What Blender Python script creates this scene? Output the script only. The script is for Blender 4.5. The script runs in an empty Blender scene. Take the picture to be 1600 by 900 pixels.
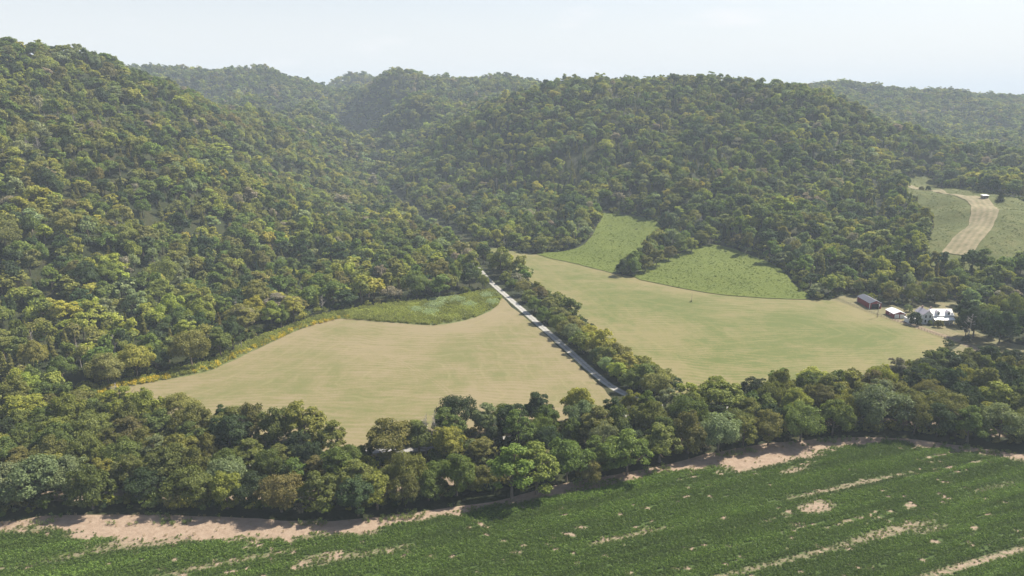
import bpy, bmesh, math, random
import numpy as np
from mathutils import Vector, Matrix
from mathutils.geometry import delaunay_2d_cdt
R = math.radians
random.seed(7)
scene = bpy.context.scene
COL = scene.collection

# ---------------------------------------------------------------- camera, sky, sun
CAM_H, PITCH, FPX = 110.0, R(14.2), 1142.5       # drone height, tilt below the horizon, focal length in 1600-px units
cam_d = bpy.data.cameras.new('camera'); cam = bpy.data.objects.new('camera', cam_d); COL.objects.link(cam)
cam_d.sensor_width = 36.0; cam_d.lens = 36.0 * FPX / 1600.0
cam_d.clip_start = 1.0; cam_d.clip_end = 30000.0
cam.location = (0, 0, CAM_H); cam.rotation_euler = (R(90) - PITCH, 0, 0)
scene.camera = cam

SUN_EL, SUN_AZ = R(49), R(60)                    # azimuth measured from +Y towards +X
world = bpy.data.worlds.new('World'); scene.world = world; world.use_nodes = True
wn, wl = world.node_tree.nodes, world.node_tree.links
bg = wn['Background']; bg.inputs['Strength'].default_value = 0.08
sky = wn.new('ShaderNodeTexSky'); sky.sky_type = 'NISHITA'; sky.sun_disc = False
sky.sun_elevation = SUN_EL; sky.sun_rotation = SUN_AZ
sky.altitude = 250; sky.air_density = 1.0; sky.dust_density = 2.0; sky.ozone_density = 1.0
# faint fair-weather puffs low in the sky
tc = wn.new('ShaderNodeTexCoord'); mp = wn.new('ShaderNodeMapping'); mp.inputs['Scale'].default_value = (1, 1, 4.0)
cn = wn.new('ShaderNodeTexNoise'); cn.inputs['Scale'].default_value = 5.0; cn.inputs['Detail'].default_value = 6
cr = wn.new('ShaderNodeMapRange'); cr.inputs['From Min'].default_value = 0.56; cr.inputs['From Max'].default_value = 0.74
cr.inputs['To Max'].default_value = 0.55
cm = wn.new('ShaderNodeMix'); cm.data_type = 'RGBA'; cm.inputs['B'].default_value = (7.6, 7.1, 7.0, 1)
wl.new(tc.outputs['Generated'], mp.inputs['Vector']); wl.new(mp.outputs[0], cn.inputs['Vector'])
wl.new(cn.outputs[0], cr.inputs['Value']); wl.new(cr.outputs[0], cm.inputs['Factor'])
sx_ = wn.new('ShaderNodeSeparateXYZ'); wl.new(tc.outputs['Generated'], sx_.inputs[0])
vr = wn.new('ShaderNodeMapRange'); vr.interpolation_type = 'SMOOTHSTEP'; wl.new(sx_.outputs['Z'], vr.inputs[0])
vr.inputs[1].default_value = 0.0; vr.inputs[2].default_value = 0.32; vr.inputs[3].default_value = 0.9; vr.inputs[4].default_value = 0.0
vm = wn.new('ShaderNodeMix'); vm.data_type = 'RGBA'; vm.inputs['B'].default_value = (6.25, 6.2, 6.15, 1)      # bright summer haze low over the horizon
wl.new(vr.outputs[0], vm.inputs['Factor']); wl.new(sky.outputs[0], vm.inputs['A']); wl.new(vm.outputs['Result'], cm.inputs['A']); wl.new(cm.outputs['Result'], bg.inputs['Color'])

sd = bpy.data.lights.new('sun', 'SUN'); sd.energy = 5.0; sd.angle = R(0.55); sd.color = (1.0, 0.93, 0.80)
sun = bpy.data.objects.new('sun', sd); COL.objects.link(sun)
sdir = Vector((math.sin(SUN_AZ) * math.cos(SUN_EL), math.cos(SUN_AZ) * math.cos(SUN_EL), math.sin(SUN_EL)))
sun.rotation_euler = sdir.to_track_quat('Z', 'Y').to_euler(); sun.location = (200, 200, 400)
scene.view_settings.view_transform = 'Standard'; scene.view_settings.look = 'None'
scene.view_settings.gamma = 1.0; scene.view_settings.exposure = 0.98
HAZE = 2.0e-4
scene.render.engine = 'CYCLES'
cy = scene.cycles
cy.max_bounces = 6; cy.diffuse_bounces = 3; cy.glossy_bounces = 1; cy.transmission_bounces = 3; cy.volume_bounces = 0
cy.transparent_max_bounces = 4; cy.caustics_reflective = False; cy.caustics_refractive = False
cy.use_denoising = True

# ---------------------------------------------------------------- small numeric helpers
def vnoise(x, y, seed=0):
    x = np.asarray(x, float); y = np.asarray(y, float)
    xi = np.floor(x).astype(np.int64); yi = np.floor(y).astype(np.int64); xf = x - xi; yf = y - yi
    def h(a, b):
        n = (a * 374761393 + b * 668265263 + seed * 1442695041) & 0xffffffff
        n = ((n ^ (n >> 13)) * 1274126177) & 0xffffffff
        return ((n ^ (n >> 16)) & 0xffffff) / 16777215.0
    u = xf * xf * (3 - 2 * xf); v = yf * yf * (3 - 2 * yf)
    a = h(xi, yi) * (1 - u) + h(xi + 1, yi) * u
    b = h(xi, yi + 1) * (1 - u) + h(xi + 1, yi + 1) * u
    return a * (1 - v) + b * v
def fbm(x, y, seed=0, octv=4):
    s, a, t = 0.0, 1.0, 0.0
    for k in range(octv):
        s = s + a * vnoise(x * 2 ** k, y * 2 ** k, seed + k * 17); t += a; a *= 0.5
    return s / t
def sstep(t): t = np.clip(t, 0, 1); return t * t * (3 - 2 * t)

CP, SP = math.cos(PITCH), math.sin(PITCH)
def ray(px, py):
    cx, c = (px - 800) / FPX, (450 - py) / FPX
    return cx, CP + c * SP, -SP + c * CP
def G(px, py, z=0.0):
    "ground point at a known height"
    a, b, c = ray(px, py); t = (z - CAM_H) / c
    return (a * t, b * t, z)
def D(px, py, Y, drop=0.0):
    "point at a known distance"
    a, b, c = ray(px, py); t = Y / b
    return (a * t, Y, CAM_H + c * t - drop)
def proj(x, y, z):
    dz = z - CAM_H; dep = y * CP - dz * SP; up = y * SP + dz * CP
    return 800 + FPX * x / dep, 450 - FPX * up / dep, dep
def poly(pts, z=0.0): return np.array([G(a, b, z)[:2] for a, b in pts])

def inside(p, x, y):
    x = np.asarray(x, float); y = np.asarray(y, float); r = np.zeros(x.shape, bool); n = len(p)
    for i in range(n):
        x1, y1 = p[i]; x2, y2 = p[(i + 1) % n]
        if y1 == y2: continue
        c = ((y1 > y) != (y2 > y)) & (x < (x2 - x1) * (y - y1) / (y2 - y1) + x1)
        r ^= c
    return r
def ldist(p, x, y, closed=False):
    x = np.asarray(x, float); y = np.asarray(y, float); d = np.full(x.shape, 1e9); n = len(p)
    for i in range(n if closed else n - 1):
        x1, y1 = p[i]; x2, y2 = p[(i + 1) % n]
        dx, dy = x2 - x1, y2 - y1; L = dx * dx + dy * dy + 1e-9
        t = np.clip(((x - x1) * dx + (y - y1) * dy) / L, 0, 1)
        d = np.minimum(d, np.hypot(x - x1 - t * dx, y - y1 - t * dy))
    return d
def sdist(p, x, y):
    d = ldist(p, x, y, True); return np.where(inside(p, x, y), -d, d)
def smooth(p, step=4.0, wob=0.0, closed=True, seed=1):
    "Catmull-Rom through the points, resampled"
    p = np.asarray(p, float); n = len(p); out = []
    for i in range(n if closed else n - 1):
        a, b, c, d = (p[(i - 1) % n], p[i], p[(i + 1) % n], p[(i + 2) % n]) if closed else (p[max(i - 1, 0)], p[i], p[i + 1], p[min(i + 2, n - 1)])
        k = max(2, int(np.hypot(*(c - b)) / step))
        for j in range(k):
            t = j / k
            out.append(0.5 * ((2 * b) + (-a + c) * t + (2 * a - 5 * b + 4 * c - d) * t * t + (-a + 3 * b - 3 * c + d) * t ** 3))
    if not closed: out.append(p[-1])
    out = np.array(out)
    if wob:
        out[:, 0] += (fbm(out[:, 0] / 7, out[:, 1] / 7, seed) - .5) * 2 * wob
        out[:, 1] += (fbm(out[:, 0] / 7 + 50, out[:, 1] / 7, seed) - .5) * 2 * wob
    return out

# ---------------------------------------------------------------- plan of the valley (all on the ground)
CROP = poly([(-260, 845), (0, 826), (60, 818), (130, 832), (200, 842), (300, 837), (450, 837), (560, 827), (690, 800), (860, 770),
             (1000, 741), (1100, 726), (1160, 726), (1230, 717), (1300, 695), (1390, 687), (1440, 694), (1550, 709), (1600, 717),
             (1750, 735), (1800, 960), (1700, 1130), (800, 1150), (-100, 1130), (-260, 960)])
SOIL = poly([(-260, 832), (0, 815), (35, 812), (60, 806), (105, 804), (230, 804), (400, 810), (470, 814), (560, 811), (690, 794),
             (780, 782), (860, 760), (950, 744), (1040, 727), (1120, 706), (1200, 693), (1300, 684), (1400, 684), (1500, 696),
             (1600, 710), (1750, 726), (1760, 745), (1600, 722), (1400, 692), (1310, 697), (1230, 717), (1160, 727), (1000, 746),
             (860, 776), (690, 806), (560, 836), (300, 848), (130, 842), (0, 834), (-260, 855)])
HAY_L = poly([(150, 622), (190, 606), (250, 595), (330, 578), (400, 546), (470, 514), (530, 498), (600, 503), (680, 508), (740, 497),
              (775, 480), (785, 466), (800, 480), (850, 521), (900, 567), (930, 595), (950, 615), (960, 640), (900, 668), (830, 690), (700, 700),
              (560, 715), (400, 700), (260, 680), (120, 650)])
HAY_R = poly([(728, 376), (790, 391), (850, 399), (905, 414), (985, 432), (1060, 450), (1150, 463), (1250, 468), (1300, 470),
              (1325, 476), (1370, 492), (1440, 514), (1502, 533), (1470, 545), (1440, 560), (1350, 585), (1250, 598), (1150, 612), (1085, 640),
              (1055, 632), (1040, 600), (1000, 570), (930, 515), (860, 462), (800, 420), (760, 398), (735, 385)])
MEAD_A = np.array([G(a, b, z)[:2] for a, b, z in [(838, 397, 0), (885, 392, 1), (915, 382, 3), (936, 352, 10), (945, 333, 15), (1000, 342, 14),
              (1038, 362, 11), (1010, 385, 6), (975, 412, 2), (962, 427, 0), (905, 414, 0)]])
MEAD_B = np.array([G(a, b, z)[:2] for a, b, z in [(988, 432, 0), (1020, 416, 1), (1055, 398, 4), (1090, 386, 6), (1120, 382, 7), (1170, 399, 5),
              (1215, 420, 3), (1240, 444, 1.5), (1262, 467, 0), (1150, 463, 0), (1060, 450, 0)]])
UPF = np.array([G(a, b, z)[:2] for a, b, z in [(1405, 278, 36), (1450, 276, 36), (1500, 292, 35), (1550, 304, 34), (1600, 318, 32), (1720, 345, 28),
              (1720, 440, 14), (1600, 410, 15), (1560, 416, 13), (1500, 422, 11), (1456, 414, 12), (1447, 392, 16), (1456, 362, 22), (1458, 338, 27), (1436, 314, 32), (1402, 292, 35)]])
YARD = poly([(1296, 470), (1325, 462), (1372, 474), (1420, 478), (1490, 470), (1500, 500), (1530, 520), (1575, 535), (1620, 545),
             (1620, 560), (1540, 562), (1480, 556), (1500, 533), (1440, 514), (1370, 492), (1325, 476)])
WEEDS = poly([(150, 622), (190, 606), (250, 595), (330, 578), (400, 546), (470, 514), (530, 498), (600, 503), (680, 508), (740, 497),
              (775, 480), (785, 466), (768, 452), (740, 458), (700, 466), (640, 472), (590, 478), (540, 484), (500, 494), (440, 514),
              (395, 532), (320, 566), (250, 586), (190, 596), (150, 605)])
BELT = poly([(-250, 800), (0, 812), (60, 803), (105, 798), (200, 797), (300, 799), (400, 803), (500, 806), (560, 800), (680, 787), (760, 774),
             (850, 757), (950, 738), (1040, 720), (1120, 700), (1200, 687), (1300, 677), (1400, 677), (1500, 689), (1600, 703), (1800, 728),
             (1800, 590), (1640, 575), (1560, 580), (1500, 580), (1440, 592), (1370, 610), (1280, 613), (1200, 624), (1130, 640), (1085, 650),
             (1000, 648), (955, 652), (900, 655), (830, 666), (750, 670), (640, 692), (560, 708), (480, 680), (400, 685), (300, 672), (200, 652),
             (120, 640), (0, 640), (-250, 640)])
ROAD = [(1062, 640), (1010, 628), (960, 607), (925, 580), (880, 540), (840, 505), (800, 470), (766, 440), (748, 420), (725, 395)]
VROAD = [(600, 293), (592, 287), (585, 281), (584, 276)]
LANE = [(-200, 745), (0, 752), (200, 745), (360, 728), (480, 712), (560, 706), (660, 702), (760, 690), (860, 672), (960, 655), (1062, 640), (1150, 636), (1250, 622),
        (1350, 600), (1440, 588), (1520, 580), (1600, 574), (1700, 570)]
CREEK = [(-200, 775), (0, 775), (300, 772), (560, 768), (700, 752), (780, 742), (860, 718), (960, 705), (1060, 690), (1200, 668), (1300, 660), (1400, 660), (1600, 680), (1750, 690)]
DRIVE = [(1545, 556), (1500, 533), (1460, 520), (1420, 506), (1395, 499)]
VALLEY = poly([(-300, 700), (0, 640), (150, 615), (330, 572), (400, 540), (500, 494), (600, 480), (700, 468), (760, 450), (745, 420), (715, 385),
               (735, 374), (850, 396), (962, 428), (1150, 462), (1262, 468), (1330, 462), (1420, 470), (1500, 470), (1560, 500), (1800, 520), (1900, 700), (2000, 1200), (-500, 1200)])

# ---------------------------------------------------------------- the terrain: thin-plate surface through surveyed points
TD = 16.0     # tree height taken off the skyline
pts = []
left_sky = [(-250, 70, 600), (-100, 64, 620), (0, 66, 640), (70, 62, 680), (130, 72, 700), (190, 90, 740), (250, 118, 800), (330, 150, 900), (420, 170, 1000), (490, 183, 1100), (550, 212, 1150), (592, 243, 1180)]
for a, b, Y in left_sky:
    p = D(a, b, Y, TD); pts.append(p); pts.append((p[0] * 1.1 - 30, p[1] + 170, max(20, p[2] - 38)))
    if a < 400: pts.append((p[0] * 1.3 - 100, p[1] + 380, 60))
for a, b in [(-300, 660), (-150, 640), (0, 612), (100, 612), (190, 600), (300, 575), (385, 545), (450, 510), (520, 488), (600, 478), (700, 468), (760, 450), (745, 405), (700, 370), (668, 348)]:
    pts.append(G(a, b, 0))
pts += [G(625, 318, 3), G(606, 292, 8), D(604, 262, 1050)]
for a, b, Y in [(-200, 300, 420), (0, 300, 430), (0, 450, 345), (0, 180, 530), (150, 200, 560), (150, 420, 385), (250, 350, 470), (250, 220, 620), (400, 400, 470), (400, 280, 640), (500, 320, 700), (500, 240, 930), (560, 290, 900), (300, 480, 385), (620, 400, 560)]:
    p = D(a, b, Y, 8); pts.append((p[0], p[1], max(2, p[2])))
for a, b, Y in [(200, 99, 1500), (300, 107, 1500), (400, 114, 1500), (470, 118, 1600), (540, 115, 1900), (590, 118, 2000),
                (560, 140, 1450), (600, 124, 1400), (640, 126, 1380), (700, 126, 1430), (760, 116, 1480), (830, 124, 1600), (870, 135, 1500),
                (850, 138, 1060), (878, 120, 1000), (900, 112, 980), (940, 117, 960), (1000, 121, 950), (1060, 125, 950), (1120, 124, 920), (1200, 124, 880), (1250, 134, 860),
                (1290, 142, 850), (1330, 158, 850), (1400, 185, 850), (1470, 205, 850), (1530, 218, 850),
                (1280, 134, 1500), (1350, 132, 1600), (1420, 140, 1600), (1500, 146, 1700), (1600, 152, 1800), (1750, 150, 1800)]:
    p = D(a, b, Y, TD); pts.append(p)
    if Y > 1300: pts.append((p[0] * 1.15, p[1] + 300, p[2] - 50))
for a, b, Y in [(400, 150, 1250), (480, 172, 1250), (620, 170, 1200), (600, 215, 1100), (700, 160, 1250), (780, 150, 1300),
                (700, 200, 1000), (650, 260, 900), (700, 330, 700), (800, 200, 880), (800, 300, 730), (950, 200, 820), (950, 280, 700),
                (1100, 200, 800), (1100, 300, 620), (1200, 240, 720), (1200, 340, 540), (1200, 410, 455), (1300, 230, 740), (1300, 330, 560), (1300, 420, 445),
                (1500, 190, 1300), (1600, 190, 1300), (1500, 220, 1100), (1600, 215, 1150)]:
    pts.append(D(a, b, Y, 8))
pts += [G(700, 365, 0), G(780, 385, 0), G(850, 385, 1), G(930, 340, 14), G(945, 333, 15), G(1000, 340, 15), G(1038, 362, 11), G(962, 427, 0), G(1010, 385, 6),
        G(1090, 386, 6), G(1120, 380, 7), G(1170, 399, 5), G(1240, 444, 1.5), G(1262, 467, 0), G(1330, 462, 0), G(1420, 470, 0), G(1500, 480, 0), G(1620, 520, 0),
        G(1405, 278, 36), G(1450, 276, 36), G(1550, 304, 34), G(1600, 318, 32), G(1720, 345, 28), G(1600, 400, 17), G(1500, 406, 14), G(1462, 398, 15), G(1468, 345, 26),
        G(1600, 440, 8), G(1420, 440, 6), G(1500, 258, 34), G(1600, 262, 30), G(1750, 440, 10), G(1800, 520, 0)]
for x in (-400, -200, 0, 200, 400): pts += [(x, 60, 0), (x, 150, 0), (x * 1.0, 230, 0)]
for x, y in [(-2500, 400), (-2500, 2500), (2500, 600), (2500, 2500), (0, 3500), (-1500, 3500), (1500, 3500), (-2000, 1200), (2000, 1500)]: pts.append((x, y, 70))
pts = np.array(pts)
SC = 500.0
def relief(x, y):
    return (fbm(x / 250, y / 250, 12, 2) - .5) * 44 + (fbm(x / 110, y / 110, 3) - .5) * 34 + (fbm(x / 38, y / 38, 9) - .5) * 11
pts[:, 2] -= np.clip(pts[:, 2] / 30, 0, 1) * relief(pts[:, 0], pts[:, 1])
def kern(r2): return r2 * np.log(r2 + 1e-9) * 0.5
XY = pts[:, :2] / SC; n = len(XY)
K = kern(((XY[:, None] - XY[None]) ** 2).sum(-1)) + np.eye(n) * 0.0006
Pm = np.hstack([np.ones((n, 1)), XY]); A = np.block([[K, Pm], [Pm.T, np.zeros((3, 3))]])
Wt = np.linalg.solve(A, np.concatenate([pts[:, 2], np.zeros(3)]))
def hgt(x, y):
    x = np.atleast_1d(np.asarray(x, float)); y = np.atleast_1d(np.asarray(y, float)); sh = x.shape
    xf, yf = x.ravel(), y.ravel(); out = np.zeros(len(xf))
    for s in range(0, len(xf), 20000):
        a = np.stack([xf[s:s + 20000], yf[s:s + 20000]], 1) / SC
        k = kern(((a[:, None] - XY[None]) ** 2).sum(-1))
        out[s:s + 20000] = k @ Wt[:n] + Wt[n] + a @ Wt[n + 1:]
    far = sstep((np.hypot(xf, yf) - 2300) / 900)
    out = out * (1 - far) + far * (35 + 60 * fbm(xf / 600, yf / 600, 5))
    rough = np.clip(out / 30, 0, 1)
    out = out + rough * relief(xf, yf)
    dv = sdist(VALLEY, xf, yf)
    out = np.clip(out, 0, 400) * sstep(dv / 35)
    out = np.where(yf < 150, 0, out)
    return out.reshape(sh)
def h1(x, y): return float(hgt([x], [y])[0])

# ---------------------------------------------------------------- materials
def mat(name): 
    m = bpy.data.materials.new(name); m.use_nodes = True; nt = m.node_tree; nt.nodes.clear()
    o = nt.nodes.new('ShaderNodeOutputMaterial'); return m, nt, nt.nodes, nt.links, o
def noise(N, L, scale, vec=None, detail=5, rough=.6, dist=0):
    t = N.new('ShaderNodeTexNoise'); t.inputs['Scale'].default_value = scale; t.inputs['Detail'].default_value = detail
    t.inputs['Roughness'].default_value = rough; t.inputs['Distortion'].default_value = dist
    if vec is not None: L.new(vec, t.inputs['Vector'])
    return t.outputs[0]
def ramp(N, L, fac, stops):
    r = N.new('ShaderNodeValToRGB'); e = r.color_ramp.elements
    while len(e) < len(stops): e.new(0.5)
    for k, (p, c) in enumerate(stops): e[k].position = p; e[k].color = (*c, 1) if len(c) == 3 else c
    L.new(fac, r.inputs[0]); return r.outputs[0]
def mix(N, L, fac, a, b, mode='MIX'):
    m = N.new('ShaderNodeMix'); m.data_type = 'RGBA'; m.blend_type = mode
    for k, v in (('Factor', fac), ('A', a), ('B', b)):
        if isinstance(v, (int, float)): m.inputs[k].default_value = v
        elif isinstance(v, tuple): m.inputs[k].default_value = (*v, 1)
        else: L.new(v, m.inputs[k])
    return m.outputs['Result']
def mrange(N, L, v, a, b, c=0, d=1):
    m = N.new('ShaderNodeMapRange'); L.new(v, m.inputs[0])
    for i, q in zip((1, 2, 3, 4), (a, b, c, d)): m.inputs[i].default_value = q
    return m.outputs[0]
def mathn(N, L, op, a, b=None, c=None):
    m = N.new('ShaderNodeMath'); m.operation = op
    for i, v in enumerate((a, b, c)):
        if v is None: continue
        if isinstance(v, (int, float)): m.inputs[i].default_value = v
        else: L.new(v, m.inputs[i])
    return m.outputs[0]
def attr(N, name, t='GEOMETRY'):
    a = N.new('ShaderNodeAttribute'); a.attribute_name = name; a.attribute_type = t; return a
def pos(N, L, rot=0.0, scale=(1, 1, 1)):
    g = N.new('ShaderNodeNewGeometry'); m = N.new('ShaderNodeMapping'); m.inputs['Rotation'].default_value = (0, 0, rot); m.inputs['Scale'].default_value = scale
    L.new(g.outputs['Position'], m.inputs['Vector']); return m.outputs[0]
def finish(N, L, o, col, rough=.9, bump=None, bs=.5, bd=.3, metal=0, spec=.2):
    p = N.new('ShaderNodeBsdfPrincipled'); p.inputs['Roughness'].default_value = rough; p.inputs['Metallic'].default_value = metal
    p.inputs['Specular IOR Level'].default_value = spec
    if isinstance(col, tuple): p.inputs['Base Color'].default_value = (*col, 1)
    else: L.new(col, p.inputs['Base Color'])
    if bump is not None:
        b = N.new('ShaderNodeBump'); b.inputs['Strength'].default_value = bs; b.inputs['Distance'].default_value = bd
        L.new(bump, b.inputs['Height']); L.new(b.outputs[0], p.inputs['Normal'])
    L.new(p.outputs[0], o.inputs['Surface'])

def m_ground():
    m, nt, N, L, o = mat('woodland_ground'); P = pos(N, L)
    a = noise(N, L, .06, P); b = noise(N, L, .9, P, 6)
    c = ramp(N, L, a, [(.35, (.02, .028, .010)), (.52, (.036, .045, .015)), (.70, (.06, .055, .025))])
    c = mix(N, L, .6, c, ramp(N, L, b, [(.3, (.25, .25, .25)), (.7, (.9, .85, .75))]), 'MULTIPLY')
    finish(N, L, o, c, bump=b, bs=.8, bd=.5); return m
def m_crop(rowang):
    m, nt, N, L, o = mat('crop_soil'); P = pos(N, L); Q = pos(N, L, -rowang, (1, 1, 1))
    cov = attr(N, 'cover').outputs['Fac']
    soil = ramp(N, L, noise(N, L, .5, P, 8, .7), [(.25, (.19, .135, .095)), (.5, (.27, .20, .145)), (.75, (.34, .265, .20))])
    green = ramp(N, L, noise(N, L, 1.3, P, 4), [(.3, (.035, .06, .012)), (.7, (.06, .095, .02))])
    f = mathn(N, L, 'ADD', cov, mathn(N, L, 'MULTIPLY', mathn(N, L, 'SUBTRACT', noise(N, L, 1.4, P, 6, .8), .5), 1.8))
    f = mrange(N, L, f, .18, .75)
    finish(N, L, o, mix(N, L, f, soil, green), bump=noise(N, L, 1.6, P, 6), bs=.6, bd=.25); return m
LINE = R(3)
RINGS = [(-230., 150., 240.), (30., 470., 62.), (60., 640., 190.), (250., 520., 175.)]   # centres and radii of the wheel marks left on the mown fields
def m_hay(name, c_tan, c_green, c_mid, band=4.2, shift=0.0, tracks=0.3):
    m, nt, N, L, o = mat(name); P = pos(N, L)
    d = attr(N, 'edge').outputs['Fac']
    big = noise(N, L, .022, P, 5, .62, .4); med = noise(N, L, .11, P, 6, .65); fine = noise(N, L, 1.1, P, 6, .75)
    wob = mathn(N, L, 'ADD', d, mathn(N, L, 'MULTIPLY', noise(N, L, .03, P, 3), 14.0))
    w = mathn(N, L, 'SINE', mathn(N, L, 'MULTIPLY', wob, 2 * math.pi / band))
    w2 = mathn(N, L, 'SINE', mathn(N, L, 'MULTIPLY', wob, 2 * math.pi / (band / 2.7)))
    f = mathn(N, L, 'ADD', mathn(N, L, 'MULTIPLY', big, .95), mathn(N, L, 'MULTIPLY', med, .55))
    f = mathn(N, L, 'ADD', f, mathn(N, L, 'MULTIPLY', w, .012)); f = mathn(N, L, 'ADD', f, mathn(N, L, 'MULTIPLY', w2, .012))
    f = mathn(N, L, 'ADD', f, mathn(N, L, 'MULTIPLY', mathn(N, L, 'SUBTRACT', fine, .5), .55))
    sx = noise(N, L, 1.0, pos(N, L, LINE, (.035, .55, 1)), 4, .6); f = mathn(N, L, 'ADD', f, mathn(N, L, 'MULTIPLY', mathn(N, L, 'SUBTRACT', sx, .5), .42))
    blob = noise(N, L, .3, P, 6, .75); f = mathn(N, L, 'ADD', f, mathn(N, L, 'MULTIPLY', mathn(N, L, 'SUBTRACT', blob, .5), .30))
    sep = N.new('ShaderNodeSeparateXYZ'); L.new(pos(N, L, LINE), sep.inputs[0])
    ln = mathn(N, L, 'SINE', mathn(N, L, 'MULTIPLY', mathn(N, L, 'ADD', sep.outputs['Y'], mathn(N, L, 'MULTIPLY', noise(N, L, .012, P, 2), 40.0)), 2 * math.pi / 2.9))
    f = mathn(N, L, 'ADD', f, mathn(N, L, 'MULTIPLY', ln, mrange(N, L, big, .62, .35, .015, .10)))
    near = mrange(N, L, d, 0, 26, .13, 0); f = mathn(N, L, 'SUBTRACT', f, near)
    f = mathn(N, L, 'ADD', f, shift)
    sp2 = N.new('ShaderNodeSeparateXYZ'); L.new(P, sp2.inputs[0])
    for rx, ry, rr_ in RINGS:
        dx_ = mathn(N, L, 'SUBTRACT', sp2.outputs['X'], rx); dy_ = mathn(N, L, 'SUBTRACT', sp2.outputs['Y'], ry)
        dd_ = mathn(N, L, 'SQRT', mathn(N, L, 'ADD', mathn(N, L, 'MULTIPLY', dx_, dx_), mathn(N, L, 'MULTIPLY', dy_, dy_)))
        dd_ = mathn(N, L, 'ADD', dd_, mathn(N, L, 'MULTIPLY', noise(N, L, .04, P, 2), 6.0))
        e_ = mathn(N, L, 'ABSOLUTE', mathn(N, L, 'SUBTRACT', mathn(N, L, 'ABSOLUTE', mathn(N, L, 'SUBTRACT', dd_, rr_)), .85))
        f = mathn(N, L, 'SUBTRACT', f, mathn(N, L, 'MULTIPLY', mrange(N, L, e_, .25, .6, .13, 0), mrange(N, L, med, .4, .55, .2, 1)))
    c = ramp(N, L, f, [(.60, c_tan), (.75, c_mid), (.90, c_green)])
    # narrow tyre lines left by the mower
    tr = mathn(N, L, 'POWER', mathn(N, L, 'ABSOLUTE', mathn(N, L, 'SINE', mathn(N, L, 'MULTIPLY', wob, math.pi / (band * 2)))), 24)
    tr = mathn(N, L, 'MULTIPLY', tr, mrange(N, L, med, .42, .62, 0, tracks))
    c = mix(N, L, tr, c, tuple(min(.6, k * 1.35) for k in c_tan))
    finish(N, L, o, c, bump=fine, bs=.5, bd=.12); return m
def m_meadow(name, cs, sc=.35):
    m, nt, N, L, o = mat(name); P = pos(N, L)
    a = noise(N, L, sc, P, 8, .75); b = noise(N, L, .045, P, 4)
    c = ramp(N, L, mathn(N, L, 'ADD', mathn(N, L, 'MULTIPLY', a, .7), mathn(N, L, 'MULTIPLY', b, .3)), [(.36, cs[0]), (.5, cs[1]), (.64, cs[2])])
    finish(N, L, o, c, bump=a, bs=.9, bd=1.0); return m
def m_gravel(name, two=True, br=1.0):
    m, nt, N, L, o = mat(name); P = pos(N, L)
    u = attr(N, 'across').outputs['Fac']
    g = ramp(N, L, noise(N, L, 2.2, P, 8, .8), [(.3, (.36 * br, .345 * br, .33 * br)), (.55, (.48 * br, .47 * br, .45 * br)), (.75, (.60 * br, .59 * br, .57 * br))])
    grass = ramp(N, L, noise(N, L, .8, P, 5), [(.35, (.09, .10, .045)), (.7, (.17, .155, .09))])
    au = mathn(N, L, 'ABSOLUTE', u)
    nz = mathn(N, L, 'MULTIPLY', mathn(N, L, 'SUBTRACT', noise(N, L, .9, P, 5, .7), .5), .9)
    edge = mrange(N, L, mathn(N, L, 'ADD', au, nz), .72, .95)
    cen = mrange(N, L, mathn(N, L, 'ADD', au, nz), .0, .25, .55, 0)
    g = mix(N, L, .55, g, ramp(N, L, noise(N, L, .35, P, 4, .7), [(.35, (.55, .53, .50)), (.65, (1., 1., 1.))]), 'MULTIPLY')
    c = mix(N, L, edge, g, grass)
    if two: c = mix(N, L, cen, c, grass)
    finish(N, L, o, c, bump=noise(N, L, 3, P, 5), bs=.5, bd=.1); return m
def m_simple(name, col, var=.25, sc=3.0, rough=.8, metal=0, spec=.3, stretch=None):
    m, nt, N, L, o = mat(name); t = N.new('ShaderNodeTexCoord'); mp_ = N.new('ShaderNodeMapping'); L.new(t.outputs['Object'], mp_.inputs[0])
    if stretch: mp_.inputs['Scale'].default_value = stretch
    nn = noise(N, L, sc, mp_.outputs[0], 6, .7)
    lo = tuple(k * (1 - var) for k in col); hi = tuple(min(.95, k * (1 + var)) for k in col)
    finish(N, L, o, ramp(N, L, nn, [(.3, lo), (.7, hi)]), rough, nn, .25, .05, metal, spec); return m
def m_leaf():
    "leaf colour = the object's own colour, or the tint carried by each instance, varied leaf by leaf"
    m, nt, N, L, o = mat('foliage')
    oi = N.new('ShaderNodeObjectInfo'); ti = attr(N, 'tint', 'INSTANCER')
    base = mix(N, L, 1.0, oi.outputs['Color'], ti.outputs['Color'], 'ADD')
    rn = attr(N, 'rnd').outputs['Fac']
    v = mrange(N, L, rn, 0, 1, .62, 1.42)
    hs = N.new('ShaderNodeHueSaturation'); L.new(base, hs.inputs['Color']); L.new(v, hs.inputs['Value'])
    L.new(mrange(N, L, rn, 0, 1, .515, .488), hs.inputs['Hue'])
    df = N.new('ShaderNodeBsdfDiffuse'); tr = N.new('ShaderNodeBsdfTranslucent'); gl = N.new('ShaderNodeBsdfGlossy')
    gl.inputs['Roughness'].default_value = .5; gl.inputs['Color'].default_value = (.8, .85, .9, 1)
    L.new(hs.outputs[0], df.inputs[0]); L.new(mix(N, L, 1.0, hs.outputs[0], (1.25, 1.3, .7), 'MULTIPLY'), tr.inputs[0])
    a = N.new('ShaderNodeMixShader'); a.inputs[0].default_value = .33; L.new(df.outputs[0], a.inputs[1]); L.new(tr.outputs[0], a.inputs[2])
    b = N.new('ShaderNodeMixShader'); b.inputs[0].default_value = .012; L.new(a.outputs[0], b.inputs[1]); L.new(gl.outputs[0], b.inputs[2])
    L.new(b.outputs[0], o.inputs['Surface']); return m
M_LEAF = m_leaf()
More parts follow.
